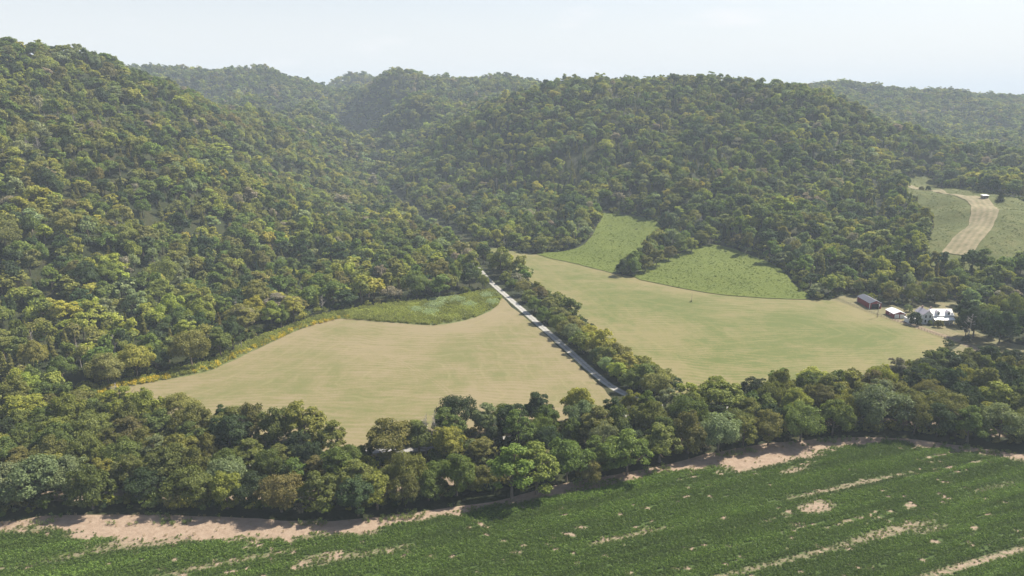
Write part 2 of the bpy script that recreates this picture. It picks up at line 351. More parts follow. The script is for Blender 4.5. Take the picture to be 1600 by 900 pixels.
M_BARK = m_simple('bark', (.15, .12, .09), .35, 1.5, stretch=(1, 1, .3))
M_DEAD = m_simple('dead_wood', (.30, .27, .24), .3, 2.0)

# ---------------------------------------------------------------- object helpers
def tag(o, label=None, cat=None, group=None, kind=None):
    if label: o['label'] = label
    if cat: o['category'] = cat
    if group: o['group'] = group
    if kind: o['kind'] = kind
    return o
def link(name, me, m=None, parent=None):
    o = bpy.data.objects.new(name, me); COL.objects.link(o)
    if m is not None:
        for k in (m if isinstance(m, (list, tuple)) else [m]): me.materials.append(k)
    if parent is not None: o.parent = parent
    return o
def empty(name, loc, rz=0.0):
    o = bpy.data.objects.new(name, None); COL.objects.link(o); o.location = loc; o.rotation_euler = (0, 0, rz); o.empty_display_size = 1; return o
def np_mesh(name, V, F, attrs=None, mi=None, smooth=False):
    "V n x 3, F m x k"
    V = np.asarray(V, np.float32); me = bpy.data.meshes.new(name)
    F = np.asarray(F, np.int32); k = F.shape[1]
    me.vertices.add(len(V)); me.vertices.foreach_set('co', V.ravel())
    me.loops.add(F.size); me.loops.foreach_set('vertex_index', F.ravel())
    me.polygons.add(len(F)); me.polygons.foreach_set('loop_start', np.arange(0, F.size, k, dtype=np.int32)); me.polygons.foreach_set('loop_total', np.full(len(F), k, np.int32))
    if mi is not None: me.polygons.foreach_set('material_index', np.asarray(mi, np.int32))
    me.update(calc_edges=True)
    for nm, dom, vals in attrs or []:
        at = me.attributes.new(nm, 'FLOAT', dom); at.data.foreach_set('value', np.asarray(vals, np.float32))
    me.polygons.foreach_set('use_smooth', np.full(len(F), smooth)); me.validate(); return me
def sheet(name, border, m, zoff=.05, step=5.0, afn=None, flat=True, label=None, thick=False):
    "a ground sheet filling a border line, following the terrain"
    lo, hi = border.min(0), border.max(0)
    gx, gy = np.meshgrid(np.arange(lo[0], hi[0], step), np.arange(lo[1], hi[1], step)); gx = gx.ravel(); gy = gy.ravel()
    gx = gx + ((np.arange(len(gx)) * 7919) % 13 - 6) * step * .01
    d = sdist(border, gx, gy); k = d < -step * .45; gx, gy = gx[k], gy[k]
    P = np.concatenate([border, np.stack([gx, gy], 1)]); nb = len(border)
    r = delaunay_2d_cdt([Vector(p) for p in P], [(i, (i + 1) % nb) for i in range(nb)], [], 2, 1e-4)
    V = np.array([(v.x, v.y) for v in r[0]]); F = [f for f in r[2] if len(f) == 3]
    C = V[np.array(F)].mean(1); keep = inside(border, C[:, 0], C[:, 1]); F = np.array(F)[keep]
    a, b, c = V[F[:, 0]], V[F[:, 1]], V[F[:, 2]]
    cr_ = (b[:, 0] - a[:, 0]) * (c[:, 1] - a[:, 1]) - (b[:, 1] - a[:, 1]) * (c[:, 0] - a[:, 0])
    F[cr_ < 0] = F[cr_ < 0][:, ::-1]
    z = (np.zeros(len(V)) if flat else hgt(V[:, 0], V[:, 1])) + zoff
    at = [('edge', 'POINT', ldist(border, V[:, 0], V[:, 1], True))]
    if afn: at.append(('cover', 'POINT', afn(V[:, 0], V[:, 1])))
    o = link(name, np_mesh(name, np.column_stack([V, z]), F, at, smooth=True), m)
    tag(o, label, kind='structure'); return o
def ribbon(name, line, width, m, zoff=.08, label=None, seed=3, wob=.25, n=6):
    P = np.asarray(line); T = np.gradient(P, axis=0); T /= np.linalg.norm(T, axis=1)[:, None] + 1e-9; Nn = np.stack([-T[:, 1], T[:, 0]], 1)
    V, A, F = [], [], []
    s = np.arange(len(P))
    for j in range(n + 1):
        u = -1 + 2 * j / n
        w = width / 2 * u + (0 if abs(u) < .99 else 1) * u * (fbm(s * .3, s * 0 + j, seed) - .5) * 2 * wob
        q = P + Nn * w[:, None]; V.append(np.column_stack([q, hgt(q[:, 0], q[:, 1]) + zoff])); A.append(np.full(len(P), u))
    V = np.concatenate(V); A = np.concatenate(A); k = len(P)
    for j in range(n):
        i = np.arange(k - 1); F.append(np.stack([j * k + i, j * k + i + 1, (j + 1) * k + i + 1, (j + 1) * k + i], 1)[:, ::-1])
    o = link(name, np_mesh(name, V, np.concatenate(F), [('across', 'POINT', A)], smooth=True), m); tag(o, label, kind='structure'); return o

# ---------------------------------------------------------------- ground, fields and roads
def axis(lo, hi, step, far, g=1.18):
    a = list(np.arange(lo, hi + .1, step)); s = step
    while a[-1] < far[1]: s *= g; a.append(a[-1] + s)
    s = step
    while a[0] > far[0]: s *= g; a.insert(0, a[0] - s)
    return np.array(a)
ax, ay = axis(-760, 1000, 9, (-7500, 7500)), axis(40, 1750, 9, (-900, 9000))
gx, gy = np.meshgrid(ax, ay); gz = hgt(gx, gy)
nx, ny = len(ax), len(ay); idx = np.arange(nx * ny).reshape(ny, nx)
F = np.stack([idx[:-1, :-1], idx[:-1, 1:], idx[1:, 1:], idx[1:, :-1]], -1).reshape(-1, 4)
ground = link('ground', np_mesh('ground', np.column_stack([gx.ravel(), gy.ravel(), gz.ravel()]), F, smooth=True), m_ground())
tag(ground, 'valley floor and wooded hills under the trees', kind='structure')

r0, r1 = np.array(G(990, 840)[:2]), np.array(G(1360, 757)[:2]); ROWA = math.atan2(*(r1 - r0)[::-1])
cR, sR = math.cos(ROWA), math.sin(ROWA)
CROPB = smooth(CROP, 3.0, .9); SOILB = smooth(SOIL, 3.0, .8, seed=4)
PATCH = [(1275, 792, 6, 3, .8), (1390, 830, 16, 2.2, .6), (1460, 828, 7, 1.5, .5), (1330, 758, 26, 1.2, .7), (1180, 725, 12, 3, .8), (700, 775, 30, 1.6, .25), (560, 868, 16, 1.5, .5), (350, 880, 22, 1.2, .6),
         (1240, 735, 6, 1.6, .7), (1560, 760, 12, 1.8, .45), (1520, 880, 40, 1.2, .8), (1180, 888, 40, 1.1, .6), (500, 870, 8, 1.5, .6), (820, 780, 5, 1.2, .5), (170, 858, 22, 2, .5), (980, 838, 14, 1.1, .7)]
SOILC = SOIL
def crop_cover(x, y):
    "how closely the beans cover the soil"
    u = x * cR + y * sR; v = -x * sR + y * cR
    v = v + (fbm(u / 25, v / 25, 13, 2) - .5) * 5
    streak = .62 * fbm(u / 22, v / 1.1, 21, 4) + .38 * fbm(u / 7, v / .8, 23, 3); blot = fbm(u / 45, v / 14, 31, 3); fine = fbm(u / 3.5, v / 1.0, 41, 3)
    thr = .075 + .20 * sstep((blot - .42) / .3)
    c = sstep((streak - thr) / .13) * .9 + .10
    c = c * sstep((fine - .20) / .12) 
    for a, b, lu, lv, s in PATCH:
        p = G(a, b); du = (x - p[0]) * cR + (y - p[1]) * sR; dv_ = -(x - p[0]) * sR + (y - p[1]) * cR
        c = c * (1 - s * np.clip(1.5 * np.exp(-(du / lu) ** 2 - (dv_ / lv) ** 2) * (.4 + fbm(x / 1.5, y / 1.5, 77)), 0, 1))
    e = -sdist(CROP, x, y) + (fbm(u / 6, v / 2.0, 8) - .5) * 7
    c = c * sstep((e + 1.5) / 6.0)
    return c
def cover2(x, y): return crop_cover(x, y)
sheet('bare_soil', SOILB, m_crop(ROWA), .012, 4, afn=lambda x, y: 0 * x, label='strip of pale pinkish bare soil along the belt of trees')
sheet('crop_field', CROPB, bpy.data.materials['crop_soil'], .03, 1.6, afn=cover2, label='green soybean field with bare streaks')
HLB, HRB = smooth(HAY_L, 4, .8), smooth(HAY_R, 4, .5)
sheet('hay_field', HLB, m_hay('mown_hay_tan', (.205, .168, .094), (.132, .132, .050), (.172, .150, .070), 4.2), .03, 4, label='mown tan hay field between the wooded hill and the gravel road')
sheet('hay_field', HRB, m_hay('mown_hay_green', (.182, .156, .070), (.096, .114, .030), (.138, .136, .048), 5.2, .05), .03, 4, label='large mown hay field in front of the farmhouse')
sheet('yard', smooth(YARD, 4, .6), m_meadow('yard_grass', [(.10, .105, .045), (.165, .15, .075), (.22, .18, .105)], .2), .018, 4, label='dry lawn around the farm buildings')
MEM = m_meadow('weedy_meadow', [(.074, .100, .014), (.098, .124, .018), (.122, .144, .024)], .5)
MAB, MBB, UPB = smooth(MEAD_A, 4, 1.2), smooth(MEAD_B, 4, 1.2), smooth(UPF, 6, 2)
sheet('meadow', MAB, MEM, .35, 5, flat=False, label='green weedy meadow running up between two wooded slopes')
sheet('meadow', MBB, MEM, .35, 5, flat=False, label='green weedy meadow behind the big hay field')
sheet('hill_pasture', UPB, m_meadow('pasture', [(.055, .070, .015), (.080, .092, .020), (.115, .112, .034)], .16), .6, 6, flat=False, label='green pasture on the rise behind the farm')
sheet('weedy_verge', smooth(WEEDS, 3, .5), m_meadow('verge_weeds', [(.07, .095, .03), (.12, .14, .045), (.16, .16, .065)], .3), .02, 3, label='weedy verge below the wooded hill')
def line(p, step=3.0): return smooth(np.array([G(a, b)[:2] for a, b in p]), step, closed=False)
ROADL, LANEL, CREEKL, DRIVEL = line(ROAD, 2), line(LANE, 3), line(CREEK, 3), line(DRIVE, 3)
VROADL = smooth(np.array([G(a, b, z)[:2] for (a, b), z in zip(VROAD, (7, 8.5, 10, 10.5))]), 5, closed=False)
MG = m_gravel('white_gravel', True, .82); MG2 = m_gravel('gravel_lane', False, .72)
ribbon('gravel_road', ROADL, 3.9, MG, .07, 'white gravel road with two wheel tracks between the hay fields')
ribbon('gravel_road', VROADL, 5.0, MG2, .5, 'white gravel road going up the narrow wooded valley', wob=.4)
ribbon('gravel_lane', LANEL, 3.6, MG2, .05, 'gravel lane running through the belt of trees')
m_, nt_, N_, L_, o_ = mat('creek_bed'); P_ = pos(N_, L_)
finish(N_, L_, o_, ramp(N_, L_, noise(N_, L_, .7, P_, 8, .7), [(.3, (.10, .08, .05)), (.55, (.2, .155, .11)), (.75, (.34, .29, .24))]), bump=noise(N_, L_, 1.5, P_), bs=.6)
ribbon('creek_bed', CREEKL, 6.5, m_, .04, 'dry pale creek bed under the belt of trees', wob=1.2)
m_drv = m_meadow('worn_drive', [(.16, .13, .07), (.22, .17, .11), (.27, .21, .15)], .4)
ribbon('farm_drive', DRIVEL, 4.5, m_drv, .045, 'worn dirt drive from the lane to the garage', wob=.5)
# tractor path over the hill pasture
UPATH = smooth(np.array([G(a, b, z)[:2] for a, b, z in [(1412, 284, 36), (1450, 292, 35.5), (1490, 305, 34.5), (1520, 316, 33), (1534, 328, 31), (1537, 342, 28), (1532, 356, 25), (1520, 372, 21), (1505, 387, 18), (1492, 400, 15)]]), 5, closed=False)
m_, nt_, N_, L_, o_ = mat('mown_strip'); P_ = pos(N_, L_); u_ = attr(N_, 'across').outputs['Fac']
st_ = mathn(N_, L_, 'SINE', mathn(N_, L_, 'ADD', mathn(N_, L_, 'MULTIPLY', u_, 13.0), mathn(N_, L_, 'MULTIPLY', noise(N_, L_, .03, P_), 4)))
f_ = mathn(N_, L_, 'ADD', mathn(N_, L_, 'MULTIPLY', st_, .10), noise(N_, L_, .25, P_, 5))
finish(N_, L_, o_, ramp(N_, L_, f_, [(.30, (.135, .125, .06)), (.5, (.195, .165, .09)), (.72, (.25, .205, .125))]), bump=f_, bs=.4)
ribbon('mown_track', UPATH, 16, m_, .95, 'pale mown track curving over the hill pasture', wob=1.5, n=10)

# ---------------------------------------------------------------- tree meshes
def leaf_quads(C, Nrm, size, rng, aspect=.75):
    "one quad per leaf clump: centres, normals, sizes"
    k = len(C); r = rng.normal(size=(k, 3)); T = np.cross(Nrm, r); T /= np.linalg.norm(T, axis=1)[:, None] + 1e-9
    B = np.cross(Nrm, T); s = np.asarray(size)[:, None] if np.ndim(size) else size
    a, b = T * s * .5, B * s * .5 * aspect
    bend = Nrm * (np.asarray(s) * .14)
    V = np.stack([C - a - b * .6 - bend, C + a * .5 - b + bend * .5, C + a + b * .5 - bend, C - a * .4 + b + bend * .5], 1).reshape(-1, 3)
    F = np.arange(k * 4).reshape(-1, 4); return V, F
def tube(path, radii, sides=6):
    V, F = [], []; path = [Vector(p) for p in path]
    for i, p in enumerate(path):
        t = (path[min(i + 1, len(path) - 1)] - path[max(i - 1, 0)]).normalized()
        a = t.cross(Vector((1, .3, .2))).normalized(); b = t.cross(a)
        for j in range(sides):
            th = 2 * math.pi * j / sides; V.append(p + (a * math.cos(th) + b * math.sin(th)) * radii[i])
    for i in range(len(path) - 1):
        for j in range(sides):
            F.append((i * sides + j, i * sides + (j + 1) % sides, (i + 1) * sides + (j + 1) % sides, (i + 1) * sides + j))
    return np.array([tuple(v) for v in V]), np.array(F)
def join(parts):
    V, F, o = [], [], 0
    for v, f in parts: V.append(v); F.append(f + o); o += len(v)
    return np.concatenate(V), np.concatenate(F)
def trunk_geo(rng, H, rc, limbs=6, sides=6, r0=.28):
    lean = rng.uniform(-.05, .05, 2) * H
    P = [(lean[0] * t ** 2 + .1 * math.sin(5 * t), lean[1] * t ** 2, H * t - .4 * (t == 0)) for t in np.linspace(0, .86, 7)]
    parts = [tube(P, [r0 * (1.35 if i == 0 else 1 - .12 * i) for i in range(7)], sides)]
    for k in range(limbs):
        t = rng.uniform(.22, .62); z = H * t; az = rng.uniform(0, 6.28); ln = rc * rng.uniform(.6, .95)
        b = np.array([lean[0] * t ** 2, lean[1] * t ** 2, z]); e = b + np.array([math.cos(az) * ln, math.sin(az) * ln, H * rng.uniform(.12, .3)])
        m_ = (b + e) / 2 + np.array([0, 0, -H * .03])
        parts.append(tube([b, m_, e], [r0 * .45, r0 * .3, r0 * .08], max(4, sides - 2)))
    return join(parts)
def crown_geo(seed, H, rc, nleaf, lsize, form='round', nclump=26, cs=1.0):
    rng = np.random.default_rng(seed); C, Nn, Sz = [], [], []
    zc = {'round': .56, 'tall': .54, 'wide': .60, 'bush': .5}[form] * H; hz = {'round': .44, 'tall': .47, 'wide': .40, 'bush': .5}[form] * H
    cl = []
    while len(cl) < nclump:
        v = rng.normal(size=3); v /= np.linalg.norm(v)
        if v[2] < -.75: continue
        lob = 1 + .22 * math.sin(3 * math.atan2(v[1], v[0]) + seed) + .14 * math.sin(5 * math.atan2(v[1], v[0]) + seed * 2.3)
        rr = min(.98, rng.uniform(.55, .92) ** .7 * lob)
        w = (1 - .18 * max(0, v[2])) if form != 'tall' else (1 - .35 * max(0, v[2]))
        cr_ = rc * cs * rng.uniform(.16, .38) * (1.15 if form == 'wide' else 1)
        c = np.array([v[0] * (rc - cr_ * .6) * rr * w, v[1] * (rc - cr_ * .6) * rr * w, zc + v[2] * (hz - cr_ * .45) * rr])
        if len(cl) < nclump * .12: c = np.array([v[0] * rc * .35, v[1] * rc * .35, zc + v[2] * hz * .35]); cr_ = rc * .4
        cl.append((c, cr_))
    tot = sum(r ** 2 for _, r in cl); ctr = np.array([0, 0, zc - hz * .3])
    for c, r in cl:
        k = max(8, int(nleaf * r * r / tot)); v = rng.normal(size=(k, 3)); v /= np.linalg.norm(v, axis=1)[:, None]
        out = (c - ctr); out /= np.linalg.norm(out) + 1e-6
        flip = (v @ out + .35 * v[:, 2]) < -.35; v[flip] *= -1
        rad = r * rng.uniform(.62, 1.12, k)[:, None]
        rad *= (1 + .22 * np.sin(v[:, :1] * 5 + seed) * np.cos(v[:, 1:2] * 6 + c[0]))
        p = c + v * rad * np.array([1, 1, .72])
        nn = v * .8 + out * .3 + np.array([0, 0, .28]) + rng.normal(size=(k, 3)) * .42; nn /= np.linalg.norm(nn, axis=1)[:, None]
        C.append(p); Nn.append(nn); Sz.append(lsize * rng.uniform(.55, 1.35, k))
    C = np.concatenate(C); Nn = np.concatenate(Nn); Sz = np.concatenate(Sz)
    C[:, 2] = np.maximum(C[:, 2], .15)
    V, F = leaf_quads(C, Nn, Sz, rng)
    return V, F, rng.random(len(F))
def cedar_geo(seed, H, rc, nleaf, lsize):
    rng = np.random.default_rng(seed); t = rng.uniform(.04, 1, nleaf) ** 1.25; az = rng.uniform(0, 6.283, nleaf)
    prof = rc * (1 - t) ** .75 * (.85 + .25 * np.sin(az * 3 + seed + t * 9)) * (.82 + .22 * np.sin(t * 40 + az * 2)); rr = prof * rng.uniform(.55, 1.05, nleaf)
    C = np.stack([np.cos(az) * rr, np.sin(az) * rr, H * (.04 + .96 * t)], 1)
    Nn = np.stack([np.cos(az), np.sin(az), np.full(nleaf, .45)], 1) + rng.normal(size=(nleaf, 3)) * .5; Nn /= np.linalg.norm(Nn, axis=1)[:, None]
    V, F = leaf_quads(C, Nn, lsize * rng.uniform(.5, 1.3, nleaf), rng, .5); return V, F, rng.random(len(F))
def dead_geo(seed, H, n=26, r0=.2):
    rng = np.random.default_rng(seed); parts = []
    P = [(.25 * math.sin(3 * t + seed), .2 * math.cos(2.5 * t), H * t) for t in np.linspace(0, 1, 7)]
    parts.append(tube(P, [r0 * (1.2 - t) for t in np.linspace(0, 1, 7)], 6)); br = []
    for k in range(n):
        t = rng.uniform(.28, .95); az = rng.uniform(0, 6.28); ln = H * .38 * (1.15 - t) * rng.uniform(.6, 1.1)
        b = np.array([.25 * math.sin(3 * t + seed), .2 * math.cos(2.5 * t), H * t]); d = np.array([math.cos(az), math.sin(az), rng.uniform(.35, 1.1)]); d /= np.linalg.norm(d)
        e = b + d * ln; m_ = (b + e) / 2 + rng.normal(size=3) * .15; br.append(tube([b, m_, e], [r0 * .42, r0 * .28, r0 * .08], 4))
        for q in range(3):
            s = b + (e - b) * rng.uniform(.4, .9); d2 = d + rng.normal(size=3) * .55; d2 /= np.linalg.norm(d2); br.append(tube([s, s + d2 * ln * .25, s + d2 * ln * .45 + [0, 0, .1]], [r0 * .2, r0 * .14, r0 * .05], 3))
    return join(parts), join(br)

# near kinds: separate crown and trunk
BROAD = []
for k, (form, H, rc, ncl) in enumerate([('round', 12, 5.6, 26), ('round', 13, 5.2, 30), ('wide', 12, 6.4, 34), ('tall', 15, 4.6, 28), ('tall', 14, 5.0, 24), ('wide', 11, 6.0, 22), ('round', 11, 5.0, 20), ('bush', 9, 5.2, 24)]):
    V, F, rn = crown_geo(100 + k, H, rc, 8500, .42, form, int(ncl * 1.5), .8); c = np_mesh('crown', V, F, [('rnd', 'FACE', rn)]); c.materials.append(M_LEAF)
    tv, tf = trunk_geo(np.random.default_rng(50 + k), H, rc, 7); t = np_mesh('trunk', tv, tf, smooth=True); t.materials.append(M_BARK)
    BROAD.append((c, t, H, rc, form))
CEDAR = []
for k, (H, rc) in enumerate([(10, 2.6), (12, 2.9), (9, 2.8)]):
    V, F, rn = cedar_geo(200 + k, H, rc, 3200, .5); c = np_mesh('crown', V, F, [('rnd', 'FACE', rn)]); c.materials.append(M_LEAF)
    tv, tf = tube([(0, 0, -.4), (0, 0, H * .5), (0, 0, H * .9)], [.2, .12, .03]); t = np_mesh('trunk', tv, tf, smooth=True); t.materials.append(M_BARK)
    CEDAR.append((c, t, H, rc, 'cedar'))
DEADM = []
for k, H in enumerate([11, 13]):
    (a, b), (c_, d_) = dead_geo(300 + k, H); t = np_mesh('trunk', a, b, smooth=True); t.materials.append(M_DEAD); c = np_mesh('branches', c_, d_, smooth=True); c.materials.append(M_DEAD)
    DEADM.append((c, t, H, 4.0, 'dead'))

# far kinds for the mass of forest: crown and trunk in one mesh, kept in a collection of their own and only drawn as copies
SRC = bpy.data.collections.new('forest_kinds')
def src(name, V, F, rn, tr=None, col=SRC):
    mi = np.zeros(len(F), int)
    if tr is not None:
        V2, F2 = tr; mi = np.concatenate([mi, np.ones(len(F2), int)]); F = np.concatenate([F, F2 + len(V)]); V = np.concatenate([V, V2]); rn = np.concatenate([rn, np.zeros(len(F2))])
    me = np_mesh(name, V, F, [('rnd', 'FACE', rn)], mi); me.materials.append(M_LEAF); me.materials.append(M_BARK)
    o = bpy.data.objects.new(name, me); o.color = (0, 0, 0, 1); col.objects.link(o); return o
FK = 0
def tr_small(H, rc, seed): return trunk_geo(np.random.default_rng(seed), H, rc, 3, 4)
for k, (form, H, rc) in enumerate([('round', 12, 5.4), ('round', 13, 5.0), ('wide', 12, 6.0), ('tall', 15, 4.6), ('tall', 13, 4.4), ('wide', 11, 5.6)]):
    V, F, rn = crown_geo(400 + k, H, rc, 1500, .85, form, 20); src('k%02d' % FK, V, F, rn, tr_small(H, rc, k)); FK += 1        # 0-5 middle distance
for k, (form, H, rc) in enumerate([('round', 12, 5.4), ('round', 13, 5.2), ('wide', 12, 6.0), ('tall', 15, 4.6)]):
    V, F, rn = crown_geo(420 + k, H, rc, 420, 1.6, form, 14); src('k%02d' % FK, V, F, rn); FK += 1                              # 6-9 far
for k, (H, rc) in enumerate([(10, 2.5), (12, 2.8)]):
    V, F, rn = cedar_geo(440 + k, H, rc, 700, 1.0); src('k%02d' % FK, V, F, rn, tube([(0, 0, -.4), (0, 0, H * .9)], [.2, .03], 4)); FK += 1   # 10-11 cedar
(a, b), (c_, d_) = dead_geo(450, 12, 30, .28); V, F = join([(a, b), (c_, d_)])
me = np_mesh('k12', V, F); me.materials.append(M_DEAD); o = bpy.data.objects.new('k12', me); SRC.objects.link(o); FK += 1        # 12 dead
V, F, rn = crown_geo(460, 4, 2.6, 420, .55, 'bush', 10); src('k13', V, F, rn); FK += 1                                         # 13 shrub
V, F, rn = crown_geo(461, 3, 2.2, 420, .45, 'bush', 8); src('k14', V, F, rn); FK += 1                                          # 14 shrub

def scatter(name, P, kind, rot, scl, tint, srccol, label, cat, group=None):
    "one object that draws many copies: nobody could count them"
    P = np.asarray(P, np.float32); me = bpy.data.meshes.new(name); me.vertices.add(len(P)); me.vertices.foreach_set('co', P.ravel())
    def at(nm, ty, v, key='value'): a = me.attributes.new(nm, ty, 'POINT'); a.data.foreach_set(key, v)
    at('kindex', 'INT', np.asarray(kind, np.int32)); at('turn', 'FLOAT_VECTOR', np.column_stack([np.zeros(len(P)), np.zeros(len(P)), rot]).astype(np.float32).ravel(), 'vector')
    at('size', 'FLOAT_VECTOR', np.asarray(scl, np.float32).ravel(), 'vector'); at('tint', 'FLOAT_COLOR', np.column_stack([tint, np.ones(len(P))]).astype(np.float32).ravel(), 'color')
    o = link(name, me); o.color = (0, 0, 0, 1)
    ng = bpy.data.node_groups.new(name, 'GeometryNodeTree'); ng.interface.new_socket('Geometry', in_out='INPUT', socket_type='NodeSocketGeometry'); ng.interface.new_socket('Geometry', in_out='OUTPUT', socket_type='NodeSocketGeometry')
    N, L = ng.nodes, ng.links; gi = N.new('NodeGroupInput'); go = N.new('NodeGroupOutput'); ci = N.new('GeometryNodeCollectionInfo')
    ci.inputs['Collection'].default_value = srccol; ci.inputs['Separate Children'].default_value = True; ci.inputs['Reset Children'].default_value = True
    ip = N.new('GeometryNodeInstanceOnPoints'); ip.inputs['Pick Instance'].default_value = True
    def na(nm, ty): a = N.new('GeometryNodeInputNamedAttribute'); a.data_type = ty; a.inputs['Name'].default_value = nm; return a.outputs['Attribute']
    L.new(gi.outputs[0], ip.inputs['Points']); L.new(ci.outputs[0], ip.inputs['Instance']); L.new(na('kindex', 'INT'), ip.inputs['Instance Index'])
    e2r = N.new('FunctionNodeEulerToRotation'); L.new(na('turn', 'FLOAT_VECTOR'), e2r.inputs[0]); L.new(e2r.outputs[0], ip.inputs['Rotation']); L.new(na('size', 'FLOAT_VECTOR'), ip.inputs['Scale'])
    L.new(ip.outputs[0], go.inputs[0]); md = o.modifiers.new('scatter', 'NODES'); md.node_group = ng
    return tag(o, label, cat, group, 'stuff')

# ---------------------------------------------------------------- where the trees stand
PAL = {  # leaf albedos
 'mid green': (.130, .165, .038), 'yellow-green': (.255, .268, .050), 'olive': (.182, .188, .046), 'dark green': (.054, .080, .028),
 'silvery green': (.195, .228, .100), 'brownish olive': (.172, .160, .050), 'golden': (.290, .275, .045), 'grey-brown': (.25, .22, .15), 'fresh green': (.138, .182, .036)}
PN = list(PAL); PC = np.array([PAL[k] for k in PN])
rng = np.random.default_rng(11)
GLEN = poly([(612, 306), (632, 318), (668, 338), (712, 362), (738, 378), (726, 392), (705, 382), (675, 358), (640, 336), (610, 316)])
FIELDS = [GLEN, HAY_L, HAY_R, MEAD_A, MEAD_B, UPF, YARD, WEEDS, CROP, SOIL]
ROADXY = ROADL; 
CLEAR2 = [(G(586, 293, 8), 15), (G(588, 300, 6), 9), (G(1300, 452, 0), 7), (G(1534, 321, 33), 9)]
VS = G(584, 281, 9)
def free(x, y, pad=3.0):
    ok = np.ones(np.shape(x), bool)
    for f in FIELDS: ok &= sdist(f, x, y) > pad
    ok &= ldist(ROADXY, x, y) > 4.5; ok &= ldist(VROADL, x, y) > np.where(np.hypot(x - VS[0], y - VS[1]) < 28, 7.5, 1.0)
    for c, r in CLEAR2: ok &= np.hypot(x - c[0], y - c[1]) > r
    return ok
def in_view(x, y, z, mx=130, my=90):
    px, py, dep = proj(x, y, z + 6); return (dep > 5) & (px > -mx) & (px < 1600 + mx) & (py < 900 + my) & (py > -100)
trees = []    # dicts: x y z h w pal form
def pick_pal(x, y, u, px):
    "colour by place: warmer on the near slopes, greener on the others"
    zone = fbm(x / 90, y / 90, 61, 3)
    return zone
def choose(x, y, region):
    z = float(fbm(x / 70, y / 70, 61, 3)); r = rng.random(); z2 = float(fbm(x / 60, y / 60, 91, 2))
    if region == 'belt': w = dict(zip(PN, (.27, .17, .27, .10, .07, .08, .005, .005, .10)))
    elif region == 'hill': w = dict(zip(PN, (.22, .16, .27, .14, .06, .09, .025, .03, .06)))
    else: w = dict(zip(PN, (.31, .14, .18, .17, .08, .03, .02, .02, .10)))
    w = {k: v * ((1 + 3 * max(0, z - .5)) if k in ('yellow-green', 'olive', 'golden') else (1 + 3 * max(0, .5 - z)) if k in ('dark green', 'mid green', 'fresh green') else 1) for k, v in w.items()}
    s = sum(w.values()); a = 0
    for k, v in w.items():
        a += v / s
        if r < a: return k
    return 'mid green'
def add(x, y, h, w, pal, form, region, name=None):
    trees.append(dict(x=x, y=y, z=0.0, h=h, w=w, pal=pal, form=form, region=region, name=name))
grid = {}
def far_enough(x, y, r, cell=6.0):
    ix, iy = int(x // cell), int(y // cell)
    for a in range(ix - 3, ix + 4):
        for b in range(iy - 3, iy + 4):
            for q in grid.get((a, b), ()):
                if (q[0] - x) ** 2 + (q[1] - y) ** 2 < (.5 * (r + q[2])) ** 2: return False
    return True
def reg(x, y, r, cell=6.0): grid.setdefault((int(x // cell), int(y // cell)), []).append((x, y, r))
